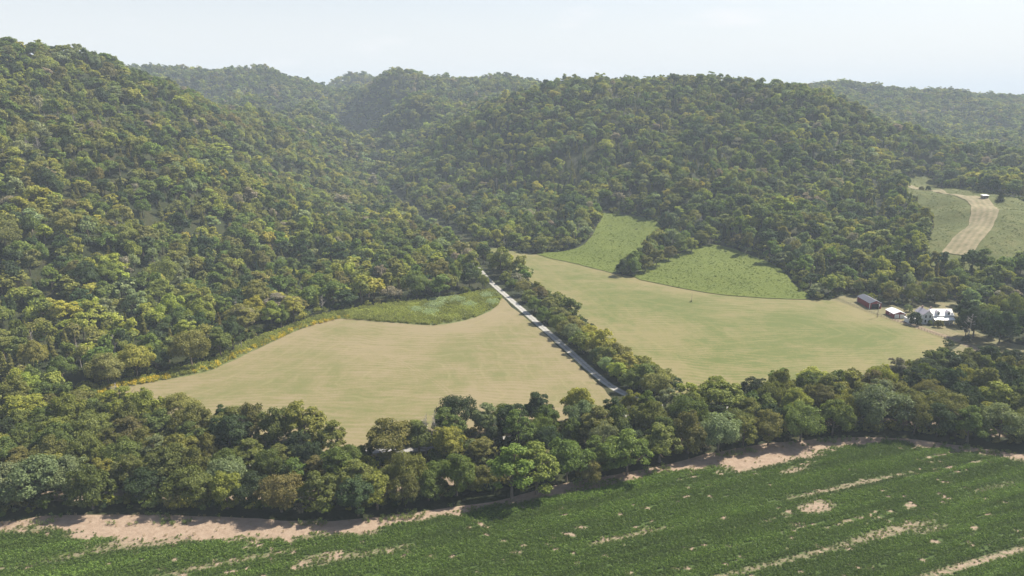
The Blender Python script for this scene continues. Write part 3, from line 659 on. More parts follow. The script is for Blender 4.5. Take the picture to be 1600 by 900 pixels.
# trees one can point at: base in the photograph, height and crown width in metres
SPOT = [(902, 662, 14.5, 12.5, 'yellow-green', 'round'), (956, 668, 11, 10, 'dark green', 'round'), (1122, 652, 15, 20, 'yellow-green', 'round'),
        (1122, 706, 14, 15, 'silvery green', 'wide'), (1372, 672, 17, 21, 'silvery green', 'wide'), (478, 700, 16.5, 17, 'yellow-green', 'tall'), (430, 704, 15, 13, 'olive', 'round'),
        (520, 712, 13, 11, 'olive', 'tall'), (615, 716, 14, 18, 'olive', 'round'), (655, 712, 12, 12, 'mid green', 'round'), (60, 788, 15, 19, 'silvery green', 'wide'), (15, 795, 14, 14, 'silvery green', 'wide'), (110, 778, 13, 14, 'silvery green', 'wide'),
        (148, 700, 13, 17, 'olive', 'wide'), (205, 704, 12, 13, 'brownish olive', 'round'), (195, 742, 12, 13, 'mid green', 'wide'), (282, 660, 11, 16, 'olive', 'wide'), (250, 690, 11, 15, 'mid green', 'round'), (282, 735, 12, 14, 'yellow-green', 'wide'),
        (40, 668, 13, 17, 'golden', 'round'), (120, 656, 11, 17, 'olive', 'wide'), (355, 768, 11, 13, 'silvery green', 'wide'), (340, 700, 12, 10, 'olive', 'tall'), (350, 675, 10, 8, 'dark green', 'round'),
        (700, 700, 14, 14, 'mid green', 'tall'), (760, 682, 13, 12, 'silvery green', 'tall'), (800, 690, 14, 12, 'dark green', 'round'), (838, 772, 16, 15, 'fresh green', 'tall'), (800, 780, 18, 15, 'fresh green', 'tall'),
        (885, 752, 14, 15, 'mid green', 'wide'), (980, 742, 15, 17, 'fresh green', 'round'), (1030, 722, 13, 14, 'olive', 'round'), (1160, 700, 11, 11, 'olive', 'round'), (920, 755, 9, 9, 'brownish olive', 'bush'),
        (1010, 662, 12, 11, 'fresh green', 'round'), (1040, 660, 13, 12, 'silvery green', 'tall'), (985, 655, 11, 9, 'yellow-green', 'round'),
        (1216, 620, 12, 10, 'mid green', 'round'), (1180, 632, 11, 12, 'dark green', 'round'), (1270, 612, 10, 14, 'yellow-green', 'round'), (1250, 690, 14, 15, 'mid green', 'wide'), (1200, 695, 13, 12, 'brownish olive', 'round'), (1300, 680, 14, 13, 'mid green', 'round'),
        (1450, 605, 12, 16, 'dark green', 'wide'), (1420, 622, 13, 12, 'dark green', 'tall'), (1552, 650, 14, 15, 'yellow-green', 'tall'), (1490, 600, 12, 12, 'dark green', 'tall'), (1420, 660, 13, 15, 'olive', 'wide'), (1480, 670, 14, 16, 'olive', 'wide'), (1585, 590, 12, 17, 'dark green', 'wide'),
        (560, 806, 12, 12, 'dark green', 'round'), (500, 800, 12, 13, 'olive', 'round'), (590, 796, 11, 12, 'yellow-green', 'round'), (440, 800, 12, 14, 'brownish olive', 'wide'), (400, 792, 11, 12, 'dark green', 'round'),
        (300, 790, 12, 15, 'mid green', 'wide'), (230, 785, 11, 12, 'dark green', 'round'), (670, 782, 10, 10, 'mid green', 'bush'), (750, 765, 8, 9, 'olive', 'bush'), (1560, 690, 14, 15, 'silvery green', 'wide'),
        # the big oaks to the side of the farmhouse
        (1520, 528, 16, 17, 'dark green', 'wide'), (1507, 508, 14, 12, 'dark green', 'round'), (1560, 540, 17, 16, 'dark green', 'wide'), (1600, 535, 17, 16, 'dark green', 'round'), (1508, 526, 12, 9, 'dark green', 'round'), (1545, 525, 15, 13, 'mid green', 'wide'),
        (1390, 476, 10, 9, 'brownish olive', 'round'), (1425, 476, 12, 12, 'olive', 'wide'), (1340, 462, 9, 8, 'mid green', 'round'), (1460, 474, 13, 12, 'olive', 'round'), (1560, 500, 15, 13, 'olive', 'wide'),
        # foot of the steep hill
        (300, 572, 17, 19, 'olive', 'wide'), (345, 558, 15, 14, 'mid green', 'tall'), (365, 548, 16, 14, 'dark green', 'round'), (400, 505, 15, 14, 'golden', 'round'), (425, 515, 16, 12, 'yellow-green', 'tall'), (460, 505, 15, 14, 'yellow-green', 'tall'), (440, 512, 12, 10, 'mid green', 'round'),
        (215, 590, 15, 15, 'yellow-green', 'wide'), (170, 602, 14, 16, 'brownish olive', 'wide'), (245, 582, 11, 10, 'dark green', 'round'), (100, 600, 12, 12, 'mid green', 'wide'),
        # beyond the hay field
        (870, 392, 8, 11, 'brownish olive', 'bush'), (822, 394, 8, 10, 'olive', 'bush'), (754, 452, 10, 9, 'olive', 'round'), (744, 440, 11, 10, 'mid green', 'round'), (910, 378, 11, 12, 'silvery green', 'round'), (890, 376, 12, 13, 'dark green', 'round'), (924, 366, 12, 11, 'yellow-green', 'tall'),
        (1562, 320, 8, 8, 'dark green', 'cedar')]
for k in range(0): pass
# hedge of trees along the gravel road
HEDGE = [(790, 442, 8, 8, 'olive'), (808, 447, 9, 8, 'grey-brown'), (818, 462, 10, 9, 'brownish olive'), (842, 470, 9, 9, 'brownish olive'), (835, 488, 9, 8, 'mid green'), (858, 490, 10, 10, 'olive'), (850, 505, 9, 8, 'mid green'), (876, 505, 9, 9, 'brownish olive'),
         (872, 520, 10, 9, 'mid green'), (896, 520, 9, 10, 'olive'), (893, 537, 10, 9, 'silvery green'), (920, 535, 9, 9, 'yellow-green'), (912, 552, 10, 9, 'olive'), (940, 560, 14, 12, 'yellow-green'), (932, 572, 9, 7, 'dark green'),
         (962, 568, 10, 10, 'olive'), (950, 585, 8, 8, 'silvery green'), (978, 590, 11, 11, 'yellow-green'), (1000, 588, 9, 11, 'olive'), (1005, 606, 11, 10, 'mid green'), (1030, 606, 9, 11, 'brownish olive'), (1028, 622, 11, 11, 'olive'), (1050, 622, 9, 8, 'dark green'), (985, 610, 9, 8, 'mid green'), (826, 473, 8, 8, 'olive'), (866, 503, 8, 9, 'olive'), (884, 528, 9, 9, 'brownish olive'), (905, 543, 8, 9, 'mid green'), (925, 552, 10, 10, 'yellow-green'), (946, 575, 10, 9, 'olive'), (966, 596, 9, 9, 'yellow-green'), (1012, 594, 9, 9, 'olive'), (800, 452, 7, 7, 'mid green'), (1018, 616, 9, 9, 'silvery green')]
ISLE = [(972, 431, 9, 9, 'dark green'), (990, 430, 9, 9, 'mid green'), (1008, 425, 9, 10, 'olive'), (1000, 416, 8, 9, 'mid green'), (1025, 417, 10, 11, 'olive'), (1045, 408, 9, 9, 'brownish olive'), (1030, 404, 8, 9, 'mid green'), (1062, 400, 10, 10, 'mid green'), (1080, 395, 9, 10, 'yellow-green'), (1062, 390, 9, 10, 'mid green'), (1096, 387, 10, 10, 'olive'), (1080, 383, 9, 10, 'dark green'), (1100, 378, 10, 10, 'mid green')]
for a, b, h, w, p, f in SPOT:
    g = G(a, b, 33 if (a, b) == (1562, 320) else 0)
    reg_ = 'belt' if inside(BELT, *g[:2]) else 'farm' if a > 1300 and b < 560 else 'foot' if a < 500 else 'upper' if b == 320 else 'hedge' if a in (754, 744) else 'beyond'
    add(g[0], g[1], h, w, p, f, reg_); reg(g[0], g[1], w * .72)
for a, b, h, w, p in HEDGE:
    g = G(a, b); w *= 1.22; add(g[0], g[1], h, w, p, ('round', 'bush', 'wide')[a % 3], 'hedge'); reg(g[0], g[1], w * .7)
for a, b, h, w, p in ISLE:
    w *= 1.22; h *= 1.25; g = D(a, b, G(a, b, 4 * max(0, (430 - b) / 35))[1]); add(g[0], g[1], h, w, p, 'round', 'isle'); reg(g[0], g[1], w * .7)
# the belt along the creek
lo, hi = BELT.min(0), BELT.max(0); tries = rng.uniform(lo, hi, (60000, 2))
tries = tries[inside(BELT, tries[:, 0], tries[:, 1]) & (ldist(LANEL, tries[:, 0], tries[:, 1]) > 3.2)]
cr_d = ldist(CREEKL, tries[:, 0], tries[:, 1])
nb = 0
for (x, y), cd in zip(tries, cr_d):
    if cd < 3.0: continue
    px, py, _ = proj(x, y, 0)
    if px < -120 or px > 1720: continue
    thin = 1.35 if (540 < px < 900 and 720 < py < 760) or (555 < px < 660 and py < 730) else 1.0
    w = rng.uniform(9, 15.5) ; r = w * .60 * thin
    if not far_enough(x, y, r): continue
    h = min(w * rng.uniform(.9, 1.25), 15)
    if thin > 1: h *= .6; w *= .75
    p = choose(x, y, 'belt')
    if px > 1400 and rng.random() < .45: p = 'olive' if rng.random() < .5 else 'dark green'
    add(x, y, h, w, p, rng.choice(['round', 'wide', 'tall', 'round', 'bush']), 'belt'); reg(x, y, r)
# the woods on the slopes
def wood(spacing, ymin, ymax, k0):
    out = []
    yy = np.arange(ymin, ymax, spacing * .866)
    for i, y in enumerate(yy):
        half = y * .86 + 60; xs = np.arange(-half, half, spacing) + (i % 2) * spacing / 2
        out.append(np.column_stack([xs, np.full(len(xs), y)]))
    P = np.concatenate(out); P += rng.uniform(-.38, .38, P.shape) * spacing; return P
W1, W2, W3 = wood(9.0, 225, 640, 0), wood(9.6, 640, 1120, 0), wood(11, 1120, 2300, 0)
P = np.concatenate([W1, W2, W3]); P = P[free(P[:, 0], P[:, 1])]; P = P[~inside(BELT, P[:, 0], P[:, 1])]
z = hgt(P[:, 0], P[:, 1]); k = in_view(P[:, 0], P[:, 1], z) & ~(inside(VALLEY, P[:, 0], P[:, 1]) & ((P[:, 1] < 300) | (proj(P[:, 0], P[:, 1], z)[1] > 540)))
P, z = P[k], z[k]
# leave out what hides far behind the ridges
def visible(P, z, slack=26, eye=35):
    ok = np.ones(len(P), bool)
    for t in np.linspace(.25, .97, 34):
        xs, ys = P[:, 0] * t, P[:, 1] * t; hh = HG(xs, ys); ln = (CAM_H + eye) * (1 - t) + (z + 13) * t
        ok &= hh < ln + slack
    return ok
hx, hy = np.arange(-2100, 2101, 20.), np.arange(0, 2401, 20.); hxx, hyy = np.meshgrid(hx, hy); HGRID = hgt(hxx, hyy)
def HG(x, y):
    i = np.clip(((x + 2100) / 20).astype(int), 0, len(hx) - 1); j = np.clip((y / 20).astype(int), 0, len(hy) - 1); return HGRID[j, i]
k = visible(P, z); P, z = P[k], z[k]
px, py, dep = proj(P[:, 0], P[:, 1], z)
for i in range(len(P)):
    x, y = P[i]
    if y < 640 and not far_enough(x, y, 7.0): continue
    sizef = .72 + .62 * float(fbm(x / 45, y / 45, 55, 3)) + (.32 if rng.random() < .10 else 0)
    if rng.random() < .015: continue
    left = px[i] < 760 and y < 1150 and (px[i] < 600 or py[i] > 300)
    hh = rng.uniform(8.5, 15) * sizef; w = rng.uniform(8.0, 14.5) * sizef * (1.08 if y > 640 else 1) * (1.12 if y > 1120 else 1)
    nz = float(vnoise(x / 55, y / 55, 71)); cedar_p = .10 + .5 * max(0, nz - .62) * 2
    if not left and 850 < px[i] < 1400 and 230 < py[i] < 400: cedar_p += .16
    if left and py[i] > 380: cedar_p += .08
    rr = rng.random(); reg_ = 'hill' if left else 'woods'
    if rr < cedar_p: add(x, y, rng.uniform(8, 12), 5.5, ('dark green', 'dark green', 'brownish olive', 'olive')[rng.integers(4)], 'cedar', reg_)
    elif rr < cedar_p + .022: add(x, y, rng.uniform(8, 12), 6, 'grey-brown', 'dead', reg_)
    else: add(x, y, hh, w, choose(x, y, reg_), rng.choice(['round', 'round', 'wide', 'tall']), reg_)
T = trees; X = np.array([t['x'] for t in T]); Y = np.array([t['y'] for t in T]); Z = hgt(X, Y)
for t, zz in zip(T, Z): t['z'] = float(zz)
PX, PY, DEP = proj(X, Y, Z + np.array([t['h'] for t in T]) * .55)
size = np.array([t['h'] * t['w'] for t in T]) ** .5 / DEP
size[(PX < -20) | (PX > 1620) | (PY > 905)] *= .01
hand = len(SPOT) + len(HEDGE) + len(ISLE)
size[:hand] += 1
order = np.argsort(-size); NEAR = [int(i) for i in order if T[i]['form'] != 'dead'][:300]
nearset = set(NEAR)

# ---- labels for the 300 that stand out, each told from the rest by look and place
SEG = [(-999, 110, 'near its left end'), (110, 235, 'below the goldenrod strip'), (235, 380, 'below the tan hay tip'), (380, 545, 'left of the thin gap'), (545, 680, 'at the thin gap'),
       (680, 850, 'left of the gravel road end'), (850, 1000, 'below the gravel road end'), (1000, 1165, 'below the road hedge'), (1165, 1310, 'above the widest bare soil'), (1310, 1450, 'by the huge silvery tree'), (1450, 1700, 'below the farmhouse oaks')]
ORD = ['first', 'second', 'third', 'fourth', 'fifth', 'sixth', 'seventh', 'eighth', 'ninth', 'tenth', 'eleventh', 'twelfth', 'thirteenth', 'fourteenth', 'fifteenth', 'sixteenth', 'seventeenth', 'eighteenth', 'nineteenth', 'twentieth']
CROPE = smooth(poly([(-250, 800), (0, 812), (105, 798), (400, 803), (560, 800), (760, 774), (850, 757), (950, 738), (1120, 700), (1300, 677), (1400, 677), (1600, 703), (1800, 728)]), 6, closed=False)
fd, ld = ldist(CROPE, X, Y), ldist(LANEL, X, Y)
def place_of(i):
    t = T[i]; r = t['region']; px_ = PX[i]
    if r == 'belt':
        row = 'on the crop edge' if fd[i] < 10 else ('beside the gravel lane' if ld[i] < 7 else ('mid belt' if proj(t['x'], t['y'], 0)[1] > np.interp(px_, [0, 500, 1060, 1600], [745, 715, 645, 560]) else 'on the hay field edge'))
        return row + ' ' + next(s for a, b, s in SEG if a <= px_ < b)
    if r == 'hedge': return 'in the hedge beside the gravel road'
    if r == 'isle': return 'in the clump between the green meadows'
    if r == 'farm': return 'beside the white farmhouse' if px_ > 1470 else 'behind the red farm buildings'
    if r == 'upper': return 'beside the small shed on the hill pasture'
    if r == 'beyond': return 'at the far side of the hay field'
    if r == 'foot' or (r == 'hill'): 
        return 'at the steep hill foot ' + ('beside the goldenrod' if px_ > 180 else 'near the left picture edge')
    return 'in the woods behind the red barn' if px_ > 1280 else 'in the woods around the meadows' if px_ > 700 else 'low on the steep hill'
FORMW = {'round': 'rounded', 'wide': 'spreading', 'tall': 'tall', 'bush': 'bushy', 'cedar': 'narrow'}
lab = {}
for i in NEAR:
    t = T[i]; sz = 'big ' if t['w'] > 14.5 else 'small ' if t['w'] < 9.5 and t['form'] != 'cedar' else ''
    base = sz + t['pal'] + ' ' + FORMW[t['form']] + (' cedar' if t['form'] == 'cedar' else ' tree') + ' ' + place_of(i)
    lab.setdefault(base, []).append(i)
LABEL = {}
for b, ii in lab.items():
    ii.sort(key=lambda i: PX[i])
    for k, i in enumerate(ii):
        LABEL[i] = b if len(ii) == 1 else (ORD[min(k, 19)] + ' ' + b )
GRP = {'belt': 'trees of the creek belt', 'hedge': 'hedge trees along the gravel road', 'isle': 'clump trees between the meadows', 'farm': 'trees around the farm', 'beyond': 'trees beyond the hay field', 'foot': 'trees on the steep hill', 'hill': 'trees on the steep hill', 'woods': 'trees of the far woods', 'upper': 'trees of the far woods'}
def vary(c, a=.14):
    v = 1 + rng.uniform(-a, a); return tuple(float(k * v * (1 + rng.uniform(-.07, .07))) for k in c)
for i in NEAR:
    t = T[i]
    if t['form'] == 'cedar': me = CEDAR[rng.integers(3)]; nm = 'cedar_tree'
    else:
        c = [m_ for m_ in BROAD if m_[4] == t['form']]; me = c[rng.integers(len(c))]; nm = 'broadleaf_tree'
    o = empty(nm, (t['x'], t['y'], t['z'] - .1), float(rng.uniform(0, 6.28)))
    s = t['w'] / (2 * me[3] * 1.02); o.scale = (s, s, t['h'] / me[2])
    tag(o, LABEL[i], 'tree', GRP[t['region']])
    cr_o = bpy.data.objects.new('crown', me[0]); cr_o.color = (*vary([k_ * (.86 if t['region'] in ('belt', 'farm') else 1.18) for k_ in PAL[t['pal']]]), 1); tr_o = bpy.data.objects.new('trunk', me[1])  # region factor puts haze into the leaf colour: belt and farm darker, rest lighter
    for q in (cr_o, tr_o): COL.objects.link(q); q.parent = o
rest = [i for i in range(len(T)) if i not in nearset]
KI, SCL, TI = [], [], []
for i in rest:
    t = T[i]; d = t['y']
    if t['form'] == 'dead': k = 12; H, rc = 12, 4
    elif t['form'] == 'cedar': k = 10 + int(rng.integers(2)); H, rc = ((10, 2.5), (12, 2.8))[k - 10]
    elif d < 1000: k = {'round': (0, 1), 'wide': (2, 5), 'tall': (3, 4), 'bush': (0, 5)}[t['form']][rng.integers(2)]; H, rc = ((12, 5.4), (13, 5.0), (12, 6.0), (15, 4.6), (13, 4.4), (11, 5.6))[k]
    else: k = {'round': (6, 7), 'wide': (8, 8), 'tall': (9, 9), 'bush': (6, 7)}[t['form']][rng.integers(2)]; H, rc = ((12, 5.4), (13, 5.2), (12, 6.0), (15, 4.6))[k - 6]
    KI.append(k); s = t['w'] / (2 * rc); SCL.append((s, s, t['h'] / H)); TI.append(vary([k_ * (.86 if t['region'] in ('belt', 'farm') else 1.18) for k_ in PAL[t['pal']]]))  # same haze painted into the tint: belt and farm darker, slopes lighter
scatter('forest', [(T[i]['x'], T[i]['y'], T[i]['z'] - .2) for i in rest], KI, rng.uniform(0, 6.28, len(rest)), SCL, TI, SRC, 'dense mixed green forest covering the hills and valley sides', 'forest')
print('TREES', len(T), 'individual', len(NEAR), 'forest', len(rest))

# ---------------------------------------------------------------- undergrowth, weeds, crop
WCOL = bpy.data.collections.new('low_plants')
def tuft(name, seed, n, r, h, sz, col=WCOL, up=.5):
    g = np.random.default_rng(seed); C = np.column_stack([g.normal(size=(n, 2)) * r * .45, g.uniform(.1, 1, n) * h]); Nn = np.column_stack([g.normal(size=(n, 2)) * .6, np.full(n, up)]); Nn /= np.linalg.norm(Nn, axis=1)[:, None]
    V, F = leaf_quads(C, Nn, sz * g.uniform(.6, 1.3, n), g, .8); me = np_mesh(name, V, F, [('rnd', 'FACE', g.random(len(F)))]); me.materials.append(M_LEAF)
    o = bpy.data.objects.new(name, me); o.color = (0, 0, 0, 1); col.objects.link(o)
for k in range(4): tuft('p%d' % k, 500 + k, 26, .42, .65, .30, up=.8)           # bean plants
for k in range(4, 7): tuft('p%d' % k, 500 + k, 46, .8, 1.3, .34, up=.5)         # weeds and goldenrod
gapv = .76
umax = 260
u = np.arange(-330, 330, .62); v = np.arange(-60, 420, gapv); uu, vv = np.meshgrid(u, v); uu = uu.ravel() + rng.uniform(-.22, .22, uu.size); vv = vv.ravel() + rng.uniform(-.08, .08, vv.size)
# the drills bend a little with the creek
bend = 3.0 * np.sin(uu / 120)
x = uu * cR - (vv + bend) * sR; y = uu * sR + (vv + bend) * cR
k = (y > 138) & (y < 262) & (np.abs(x) < 235); x, y = x[k], y[k]
pxx, pyy, dd = proj(x, y, 0); k = (pxx > -60) & (pxx < 1660) & (pyy < 925) & (pyy > 675); x, y = x[k], y[k]
k = sdist(CROP, x, y) < .5; x, y = x[k], y[k]
cv = crop_cover(x, y); k = rng.random(len(x)) < np.clip(cv * 1.35 - .12, .012, 1); x, y, cv = x[k], y[k], cv[k]
tone = fbm(x / 18, y / 18, 15, 4); yel = sstep((.75 - cv) / .6)[:, None]
tint = np.array([.092, .142, .026]) * (0.80 + .55 * tone[:, None]) * rng.uniform(.85, 1.15, (len(x), 1)); tint = tint * (1 - yel * .75) + np.array([.18, .20, .06]) * yel * .75
rowi = np.round((-x * sR + y * cR) / gapv); rown = .66 + .68 * vnoise(rowi * .37, (x * cR + y * sR) / 40, 19); tint = tint * rown[:, None]
s = (.75 + .35 * tone) * (.6 + .4 * rown) * rng.uniform(.8, 1.15, len(x)) * (.62 + .38 * cv)
scatter('soybean_plants', np.column_stack([x, y, np.full(len(x), .03)]), rng.integers(0, 4, len(x)), rng.uniform(0, 6.28, len(x)), np.column_stack([s * 1.05, s * 1.05, s * .9]), tint, WCOL, 'leafy green soybean plants in drilled rows', 'crop')
print('BEANS', len(x))
# weeds on verge and meadows, goldenrod strip, undergrowth
def fill(border, n, pad=0.0):
    lo, hi = border.min(0), border.max(0); q = rng.uniform(lo, hi, (n, 2)); return q[sdist(border, q[:, 0], q[:, 1]) < -pad]
q = np.concatenate([fill(MEAD_A, 1800), fill(MEAD_B, 1800)]); tn = fbm(q[:, 0] / 14, q[:, 1] / 14, 3, 4)[:, None]
zz = hgt(q[:, 0], q[:, 1]) + .3
q2 = fill(UPF, 8000); dpath = ldist(UPATH, q2[:, 0], q2[:, 1]); q2 = q2[dpath > 11]; z2 = hgt(q2[:, 0], q2[:, 1]) + .5; tn2 = fbm(q2[:, 0] / 20, q2[:, 1] / 20, 3, 4)[:, None]
tint = np.concatenate([np.array([.125, .160, .023]) * (.8 + .4 * tn), np.array([.105, .12, .026]) * (.7 + .6 * tn2)])
n_ = len(q) + len(q2); s = rng.uniform(.3, .7, n_)
scatter('meadow_weeds', np.column_stack([np.concatenate([q, q2]), np.concatenate([zz, z2])]), rng.integers(4, 7, n_), rng.uniform(0, 6.28, n_), np.column_stack([s * 1.2, s * 1.2, s * .6]), tint, WCOL, 'rough green weeds covering the meadows', 'weeds')
q = fill(WEEDS, 26000); pxx, pyy, _ = proj(q[:, 0], q[:, 1], 0)
dh = ldist(HAY_L, q[:, 0], q[:, 1], True); gold = (pxx < 545) & (dh < 4.5) & ~((pxx > 268) & (pxx < 300)); gsel = gold & (rng.random(len(q)) < .9)
green = ~gold
def gl(q, nm, col, lab_, cat, s0, s1, spread=.2):
    n_ = len(q); s = rng.uniform(s0, s1, n_); ti = np.array(col) * (1 - spread + 2 * spread * fbm(q[:, 0] / 6, q[:, 1] / 6, 5, 3)[:, None])
    scatter(nm, np.column_stack([q, hgt(q[:, 0], q[:, 1]) + .02]), rng.integers(4, 7, n_), rng.uniform(0, 6.28, n_), np.column_stack([s, s, s]), ti, WCOL, lab_, cat)
gl(q[gsel & ((pxx < 270) | (rng.random(len(q)) < .30))], 'goldenrod', (.52, .41, .045), 'strip of yellow goldenrod in bloom below the steep hill', 'goldenrod', .7, 1.2, .35)
q3 = q[green | (rng.random(len(q)) < .3)]; gl(q3, 'verge_weeds', (.27, .29, .075), 'tall green weeds on the verge by the hay field', 'weeds', .6, 1.3, .5)
reed = [(680, 478, 7), (672, 490, 5), (715, 470, 6), (762, 463, 5), (770, 474, 4), (690, 470, 8), (650, 486, 4), (735, 478, 4)]
qs = np.concatenate([rng.normal(size=(110, 2)) * [r * .38, r * .5] + np.array(G(a, b)[:2]) for a, b, r in reed]); qs = qs[inside(WEEDS, qs[:, 0], qs[:, 1])]
gl(qs, 'pale_reeds', (.36, .42, .24), 'pale grey-green patches of tall reeds on the verge', 'reeds', .9, 1.5)
# undergrowth below the belt and along wood edges
q = fill(BELT, 9000, .5); q = q[(ldist(LANEL, q[:, 0], q[:, 1]) > 2.6) & (ldist(CREEKL, q[:, 0], q[:, 1]) > 3.6)]
e = []
for f in (HAY_L, HAY_R, MEAD_A, MEAD_B, UPF, YARD, WEEDS):
    b = smooth(f, 3.0); 
    for o_ in (2.0, 4.5): 
        c = b + rng.uniform(-1.8, 1.8, b.shape); T_ = np.gradient(b, axis=0); T_ /= np.linalg.norm(T_, axis=1)[:, None] + 1e-9; nn = np.stack([T_[:, 1], -T_[:, 0]], 1)
        for sg in (1, -1):
            cc = c + nn * o_ * sg; e.append(cc[free(cc[:, 0], cc[:, 1], 1.2)])
e = np.concatenate(e); e = e[e[:, 1] > 240]; q = np.concatenate([q, e[rng.random(len(e)) < .75]])
zq = hgt(q[:, 0], q[:, 1]); k = in_view(q[:, 0], q[:, 1], zq); q, zq = q[k], zq[k]; n_ = len(q); s = rng.uniform(.4, 1.25, n_)
pi = rng.choice(len(PN), n_, p=[.25, .12, .25, .18, .05, .08, .01, .01, .05])
scatter('undergrowth', np.column_stack([q, zq - .1]), rng.integers(13, 15, n_), rng.uniform(0, 6.28, n_), np.column_stack([s, s, s]), PC[pi] * .95, SRC, 'mixed green undergrowth below the trees and along the wood edges', 'undergrowth')
# dry tussocks where the crop meets the bare soil
q = fill(SOIL, 9000); dsoil = sdist(CROP, q[:, 0], q[:, 1]); keep = (rng.random(len(q)) < .10) | (ldist(CROPE, q[:, 0], q[:, 1]) < 2.6); q = q[keep]
gl(q, 'dry_grass', (.3, .24, .14), 'thin dry grass along the bare soil strip', 'grass', .25, .6)
q = fill(SOIL, 12000); k = (fbm(q[:, 0] / 9, q[:, 1] / 5, 66, 3) > .56) & (ldist(CROPE, q[:, 0], q[:, 1]) < 7); 
gl(q[k], 'edge_grass', (.17, .21, .06), 'green grass below the front row of the tree belt', 'grass', .5, .95, .5)

# ---------------------------------------------------------------- farm buildings and small things
def box(bm, x0, x1, y0, y1, z0, z1):
    v = [bm.verts.new(p) for p in [(x0, y0, z0), (x1, y0, z0), (x1, y1, z0), (x0, y1, z0), (x0, y0, z1), (x1, y0, z1), (x1, y1, z1), (x0, y1, z1)]]
    for f in [(3, 2, 1, 0), (4, 5, 6, 7), (0, 1, 5, 4), (1, 2, 6, 5), (2, 3, 7, 6), (3, 0, 4, 7)]: bm.faces.new([v[i] for i in f])
def gable_y(bm, x0, x1, y0, y1, z0, ze, zr):
    "a house body whose ridge runs along y"
    xm = (x0 + x1) / 2; v = []
    for y in (y0, y1): v += [bm.verts.new(p) for p in [(x0, y, z0), (x1, y, z0), (x1, y, ze), (xm, y, zr), (x0, y, ze)]]
    bm.faces.new(v[0:5]); bm.faces.new(v[9:4:-1])
    for a, b in ((0, 4), (4, 3), (3, 2), (2, 1), (1, 0)): bm.faces.new([v[a], v[b], v[b + 5], v[a + 5]])
def slab(bm, p, q, r, s, th):
    "a roof sheet with thickness from four corners"
    n_ = (Vector(q) - Vector(p)).cross(Vector(s) - Vector(p)).normalized() * th
    v = [bm.verts.new(Vector(a)) for a in (p, q, r, s)]; w = [bm.verts.new(Vector(a) + n_) for a in (p, q, r, s)]
    bm.faces.new(v[::-1]); bm.faces.new(w)
    for i in range(4): bm.faces.new([v[i], v[(i + 1) % 4], w[(i + 1) % 4], w[i]])
def bobj(name, fn, m, parent=None):
    bm = bmesh.new(); fn(bm); bmesh.ops.recalc_face_normals(bm, faces=bm.faces); me = bpy.data.meshes.new(name); bm.to_mesh(me); bm.free(); return link(name, me, m, parent)
def roof_y(bm, x0, x1, y0, y1, ze, zr, ov=.35, th=.1):
    xm = (x0 + x1) / 2; k = (zr - ze) / (xm - x0); e = .02
    slab(bm, (x0 - ov, y0 - ov, ze - ov * k + e), (xm, y0 - ov, zr + e), (xm, y1 + ov, zr + e), (x0 - ov, y1 + ov, ze - ov * k + e), -th)
    slab(bm, (xm, y0 - ov, zr + e), (x1 + ov, y0 - ov, ze - ov * k + e), (x1 + ov, y1 + ov, ze - ov * k + e), (xm, y1 + ov, zr + e), -th)
def m_metal(name, col, rough=.35, metal=.0):
    m, nt, N, L, o = mat(name); t = N.new('ShaderNodeTexCoord'); nn = noise(N, L, .7, t.outputs['Object'], 5, .7)
    wv = N.new('ShaderNodeTexWave'); wv.inputs['Scale'].default_value = 1.1; L.new(t.outputs['Object'], wv.inputs['Vector'])
    c = ramp(N, L, nn, [(.3, tuple(k * .78 for k in col)), (.65, col)])
    finish(N, L, o, c, rough, wv.outputs['Fac'], .3, .05, metal, .5); return m
M_RED = m_simple('red_boards', (.24, .045, .048), .3, 1.2, stretch=(4, 4, .4)); M_WHITE = m_simple('white_paint', (.72, .72, .70), .1, 1.5)
M_WROOF = m_metal('white_metal_roof', (.82, .81, .80)); M_GROOF = m_metal('grey_metal_roof', (.085, .09, .115), .55); M_MROOF = m_metal('mauve_grey_metal_roof', (.42, .38, .41), .5)  # wing and dormer roofs are mauve-grey, darker than the main roof
M_DARK = m_simple('dark_opening', (.02, .02, .022), .2); M_GLASS = m_simple('window_glass', (.04, .05, .06), .2, rough=.1, spec=.6); M_BRICK = m_simple('chimney_brick', (.3, .2, .17), .3, 6); M_WOOD = m_simple('weathered_wood', (.25, .20, .15), .3, 4)

def barn():
    a = G(1336.6, 471.3); b = G(1362.5, 482.5); x0, y1, y0 = (a[0] + b[0]) / 2 - .3, a[1], b[1]; w, L_ = 6.4, y1 - y0
    r = empty('barn', (x0, y0, 0), R(0)); tag(r, 'long red barn with a grey metal roof beside the dark woods', 'barn')
    bobj('wall', lambda bm: gable_y(bm, 0, w, 0, L_, 0, 3.3, 4.6), M_RED, r)
    bobj('roof', lambda bm: roof_y(bm, 0, w, 0, L_, 3.3, 4.6, .4), M_GROOF, r)
    bobj('door', lambda bm: box(bm, 1.0, w - 1.0, -.06, -.01, 0, 2.7), M_DARK, r)  # flat dark panel: shade inside the open doorway put in as colour
    bobj('corner_trim', lambda bm: box(bm, -.12, .14, -.12, .14, 0, 3.2), M_WHITE, r)
    bobj('corner_trim', lambda bm: box(bm, -.12, .14, L_ - .14, L_ + .12, 0, 3.2), M_WHITE, r)
    bobj('vent_panel', lambda bm: box(bm, 1.4, w - 1.4, L_ + .01, L_ + .06, .2, 2.4), M_WHITE, r)
